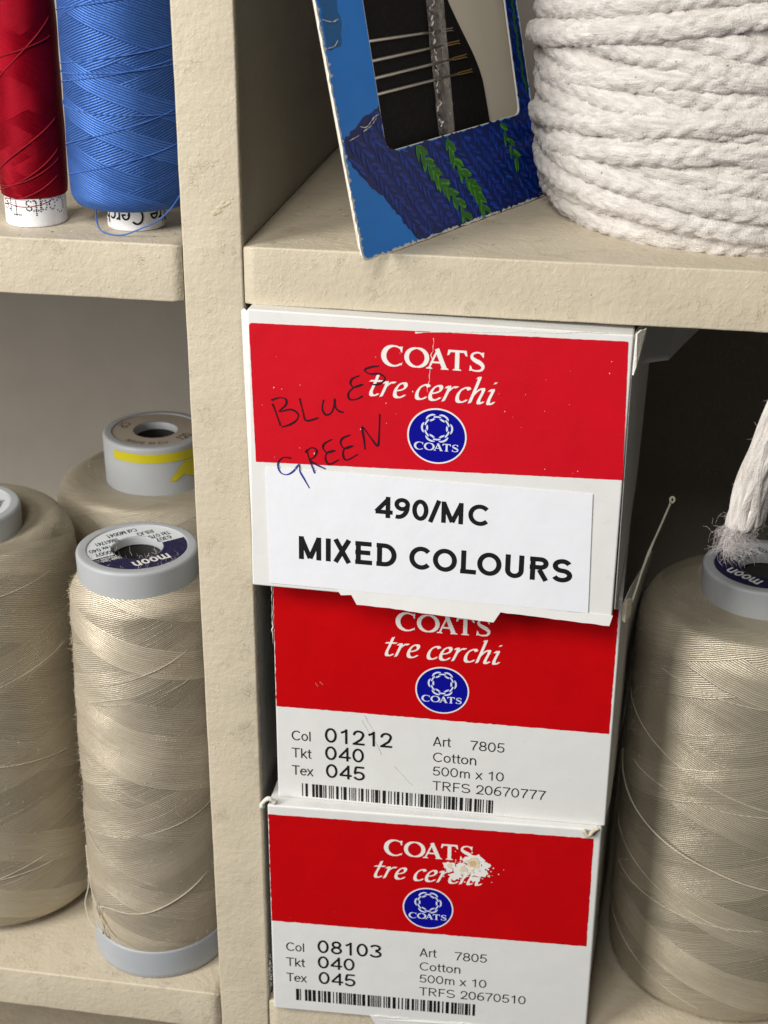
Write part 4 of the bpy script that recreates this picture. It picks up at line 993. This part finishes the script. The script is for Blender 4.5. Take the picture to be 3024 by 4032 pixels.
flat_part(fc, pk, 'black_sheet', [[(1.2, 2.2)]+cat2(curve, 5)+[(1.2, 12)]], -.34, M['black_sheet'], .03)
b = Bag(); sh = [fill([jitter_loop([(4.92, 2.5), (5.75, 2.5), (6.35, 6.6), (6.7, 9), (5.9, 9), (5.42, 6.6)], .015, .2, 8)])]
fc.put_uv(b, sh, -.235, 0, 0)
V = [(5.42, 2.5), (5.78, 2.5), (6.35, 6.6), (6.02, 6.6)]; fc.put_uv(b, [(V, [(0, 1, 2, 3)])], -.225, 0, 0)
for i in range(26):
    v_ = 2.8+i*.16+rng.normal(0, .04); u_ = 4.95+(v_-2.5)*.135+.14+rng.normal(0, .05)
    vv, ff, uu_ = tube([tuple(fc.p(u_+rng.normal(0, .05), v_+k*.07, -.22)) for k in range(3)], [.012+abs(rng.normal(0, .012)) for _ in range(3)], 4); b.add(vv, ff, uu_, 1 if i % 3 else 2)
b.build('clear_strip', [M['clear'], M['fluff_grey'], M['fluff_dark']], pk, False)
nd = (((2.22, 5.79), (6.64, 5.68), 'topmost of four silver needles in the window of the blue packet', False), ((1.75, 5.24), (6.89, 5.28), 'second silver needle from the top in the blue packet, gilt eye', True), ((1.75, 4.76), (7.14, 4.84), 'third silver needle from the top in the blue packet, gilt eye', True), ((1.75, 4.32), (7.32, 4.38), 'lowest of four silver needles in the window of the blue packet', True))
for (p0, p1, lab, gilt) in nd:
    P = lambda u, v, o=-.265: tuple(fc.p(u, v, o))
    f_ = lambda t, dv=0: P(p0[0]+(p1[0]-p0[0])*t, p0[1]+(p1[1]-p0[1])*t+dv)
    root = empty('needle', f_(0), lab, 'needle', 'needles in the blue packet')
    v, f, uv = tube([f_(0), f_(.015), f_(.05), f_(.3), f_(.6), f_(.84)], [.01, .042, .056, .058, .055, .042], 8); mesh('shaft', v, f, M['needle'], root, uv)
    b = Bag(); m_ = M['needle_gold'] if gilt else M['needle']
    for sg in (-1, 1):
        v, f, uv = tube(smooth_path([f_(.835), f_(.87, .028*sg), f_(.93, .034*sg), f_(.97, .032*sg), f_(1.0, .045*sg)], 4), .022, 6); b.add(v, f, uv)
    b.build('eye', [m_], root)

# ------------------------------------------------------------------ ball of braided cord
ball = empty('cord_ball', (16.6, 7.9, .05), 'big ball of thick white braided cord, its frayed end hanging down', 'cord')
BC = np.array((16.62, 7.85))
def braid(bag, path, radial, R=.37, stitch=.62, mi=0, ph0=0.0):
    """soft plaited cord: one tube whose skin carries two-way slanting stitches"""
    P = np.array(path, float); m = len(P); T = np.gradient(P, axis=0); T /= np.linalg.norm(T, axis=1)[:, None]
    Rd = np.array(radial, float); Rd -= T*(Rd*T).sum(1)[:, None]; Rd /= np.linalg.norm(Rd, axis=1)[:, None]; B = np.cross(T, Rd)
    s_ = np.concatenate([[0], np.cumsum(np.linalg.norm(np.diff(P, axis=0), axis=1))])
    n = 30; phi = np.arange(n)/n*2*PI
    tw = s_*0.5+ph0                                   # the plait slowly turns as it runs
    col = ((phi[None, :]+tw[:, None])/(2*PI)*6) % 6; ci = np.floor(col); wv = (col-ci)*2-1
    sg = np.where(ci % 2 == 0, 1.0, -1.0)
    S2 = s_[:, None]+.07*np.sin(s_*2.1+ph0)[:, None]
    x = S2/stitch+sg*wv*.42+ci*.17
    st = np.abs(np.cos(PI*x))**.7
    edge = 1-np.abs(wv)**3*.55
    lowf = .05*np.sin(s_*1.3+ph0)[:, None]+.03*np.sin(3.1*s_+2*ph0)[:, None]
    h = R*(.86+.21*st*edge+lowf+.022*rng.normal(0, 1, (m, n)))
    X = P[:, None, :]+(h*np.cos(phi)[None, :])[:, :, None]*Rd[:, None, :]+(h*np.sin(phi)[None, :])[:, :, None]*B[:, None, :]
    v = X.reshape(-1, 3)
    f = []; uv = []
    for i in range(m-1):
        for j_ in range(n):
            k = (j_+1) % n; f.append((i*n+j_, i*n+k, (i+1)*n+k, (i+1)*n+j_))
            a0, a1, b0, b1 = s_[i], s_[i+1], j_/n, (j_+1)/n; q_ = .45*sg[i, j_]*wv[i, j_]
            uv += [(a0+q_, b0), (a0+q_, b1), (a1+q_, b1), (a1+q_, b0)]
    bag.add(v, f, uv, mi)
def Rball(z):   # barrel outline
    return float(np.interp(z, [-.2, .3, 1.0, 2.2, 4, 6, 8, 10, 12], [5.75, 6.25, 6.48, 6.56, 6.58, 6.56, 6.5, 6.35, 6.0]))
def wrap_path(a0, z0, a1, z1, lift=0.0, bow=0.0, step=.10):
    n = max(8, int(math.radians(abs(a1-a0))*6.9/step)); pts = []; rad = []
    for i in range(n+1):
        t = i/n; a = math.radians(a0+(a1-a0)*t); z = z0+(z1-z0)*t+bow*math.sin(PI*t); r = Rball(z)-.12+lift
        r += .04*math.sin(t*9+z0*5)
        pts.append((BC[0]+r*math.cos(a), BC[1]+r*math.sin(a), .05+max(z, .33))); rad.append((math.cos(a), math.sin(a), 0))
    return pts, rad
cords = Bag(); ph = 0
WR = []
for k in range(9): WR.append((128, .38+k*.76, 300, .34+k*.72, .0, -.08))                            # under layer, near level
for k in range(10): WR.append((146, 8.2-k*.76+.07*(k % 2), 300, 5.95-k*.70, .16+.06*((k*2) % 3), -.14+.08*(k % 3)))  # winds falling to the right
WR.append((190, 3.0, 300, 4.45, .38, -.14)); WR.append((206, 2.4, 300, 3.6, .34, -.10)); WR.append((197, 4.25, 300, 5.25, .30, .1))
for k in range(8): WR.append((140, 4.75+k*.76, 300, 7.4+k*.70, .42+.09*((k+1) % 2), -.28))           # top winds climbing to the right
for (a0, z0, a1, z1, lift, bow) in WR:
    ph += 1.3; p_, r_ = wrap_path(a0, z0, a1, z1, lift+.03*math.sin(ph*3), bow, .055); braid(cords, p_, r_, 0.415+.02*math.sin(ph*5), .66+.05*math.sin(ph), 0, ph)
cords.build('cord_winds', [M['cord']], ball)
v, f, uv = lathe([(.01, .1)]+[(Rball(z)-.35, z+.05) for z in np.linspace(.12, 14, 60)]+[(.01, 14.1)], BC[0], BC[1], 96); mesh('inner_winds', v, f, M['cord_core'], ball, uv)
# hanging end
end = smooth_path([(19.6, 1.0, .8), (19.2, -.2, .75), (18.6, -1.0, .2), (18.05, -1.5, -1.2), (17.55, -1.75, -2.8), (17.15, -1.85, -4.2), (16.85, -1.9, -5.4), (16.72, -1.9, -6.4), (16.68, -1.9, -6.85)], 12)
b = Bag()
for fam, cnt, rr0, rad0 in ((1, 7, .34, .185), (-1, 7, .33, .185), (0, 1, 0, .38)):
    for i in range(cnt):
        pts = []
        for k, p_ in enumerate(end):
            s_ = k/len(end); a = 2*PI*i/max(1, cnt)+fam*s_*4.0+(.4 if fam < 0 else 0); rr = (rr0+.02*fam*math.cos(s_*17+PI*i))*(1+.10*s_); pts.append((p_.x+rr*math.cos(a), p_.y+rr*math.sin(a)*.8, p_.z+rr*.25*math.cos(a)))
        v, f, uv = tube(pts, [rad0*(1-.6*max(0, (k/len(end)-.94)/.06)) for k in range(len(end))], 9); b.add(v, f, [(x_, y_*.6) for x_, y_ in uv])
he = b.build('hanging_end', [M['cord']], ball)
b = Bag()
for i in range(700):
    side = rng.random() < .72; x0 = (16.47+rng.normal(0, .11)) if side else (16.74+rng.normal(0, .16))
    hair_bag(b, (x0, -1.9+rng.normal(0, .16), -6.76+.25*(x0-16.6)), (rng.normal(0.02, .22), rng.normal(0, .25), -1), rng.uniform(.7, 1.5)*(1.0 if side else .4), .50, .0048, 0, 14, (0.02, 0, -.26))
for i in range(50):
    k = rng.integers(50, len(end)-1); p_ = end[k]; a = rng.uniform(0, 2*PI)
    hair_bag(b, (p_.x+.5*math.cos(a), p_.y+.4*math.sin(a), p_.z), (math.cos(a), math.sin(a), rng.normal(0, .6)), rng.uniform(.08, .26), .6, .004)
o = b.build('frayed_tuft', [M['fluff_grey']], ball); o['kind'] = 'stuff'
b = Bag()
for i in range(1500):
    a = math.radians(rng.uniform(150, 300)); z = rng.uniform(.1, 9); r = Rball(z)+.25
    hair_bag(b, (BC[0]+r*math.cos(a), BC[1]+r*math.sin(a), z+.05), (math.cos(a)*.5+rng.normal(0, .7), math.sin(a)*.5+rng.normal(0, .7), rng.normal(-.2, .6)), rng.uniform(.1, .4), .5, .0035)
for i in range(220):
    a = math.radians(rng.uniform(175, 290)); r = 6.45
    hair_bag(b, (BC[0]+r*math.cos(a), BC[1]+r*math.sin(a), .22+rng.random()*.3), (math.cos(a)+rng.normal(0, .4), math.sin(a)+rng.normal(0, .4), rng.normal(-.5, .3)), rng.uniform(.15, .6), .45, .0035)
o = b.build('cotton_fuzz', [M['fluff']], ball); o['kind'] = 'stuff'

# ------------------------------------------------------------------ twine
tw = empty('twine', (13.75, .6, -10.9), 'thin cream twine with a knotted tip standing up behind the middle carton', 'twine')
pts = smooth_path([(13.72, .35, -10.9), (13.85, .8, -10.6), (14.0, 1.2, -10.1), (14.15, 1.4, -9.6), (14.28, 1.5, -9.2), (14.5, 1.5, -8.5), (14.72, 1.5, -7.75)], 8)
v, f, uv = tube(pts, [.036+.014*math.exp(-((k-26)/5)**2) for k in range(len(pts))], 7); mesh('cord', v, f, M['strand_beige'], tw, uv)
b = Bag()
v, f, uv = tube(smooth_path([(14.68, 1.5, -7.74), (14.77, 1.46, -7.74), (14.82, 1.5, -7.66), (14.77, 1.55, -7.60), (14.69, 1.5, -7.64), (14.72, 1.43, -7.72)], 6), .036, 7); b.add(v, f, uv); b.build('knot', [M['strand_beige']], tw)

# ------------------------------------------------------------------ dust and lint on the shelves
b = Bag()
for i in range(46):
    x, y = (rng.uniform(2.2, 9), rng.uniform(.3, 5)) if i < 26 else ((rng.uniform(-6, -.2), rng.uniform(.15, 1.6)) if i < 36 else (rng.uniform(-9, -.3), rng.uniform(.1, .5)))
    z = .055 if x > 0 else .005
    if i >= 36: z = -28.175
    hair_bag(b, (x, y, z+.008), (rng.normal(), rng.normal(), 0.02), rng.uniform(.05, .22), .25, .006, 0 if rng.random() < .7 else 1, 3)
o = b.build('lint', [M['fluff_dark'], M['fluff']], None); tag(o, 'dark specks of lint scattered on the shelf boards', 'lint', kind='stuff')
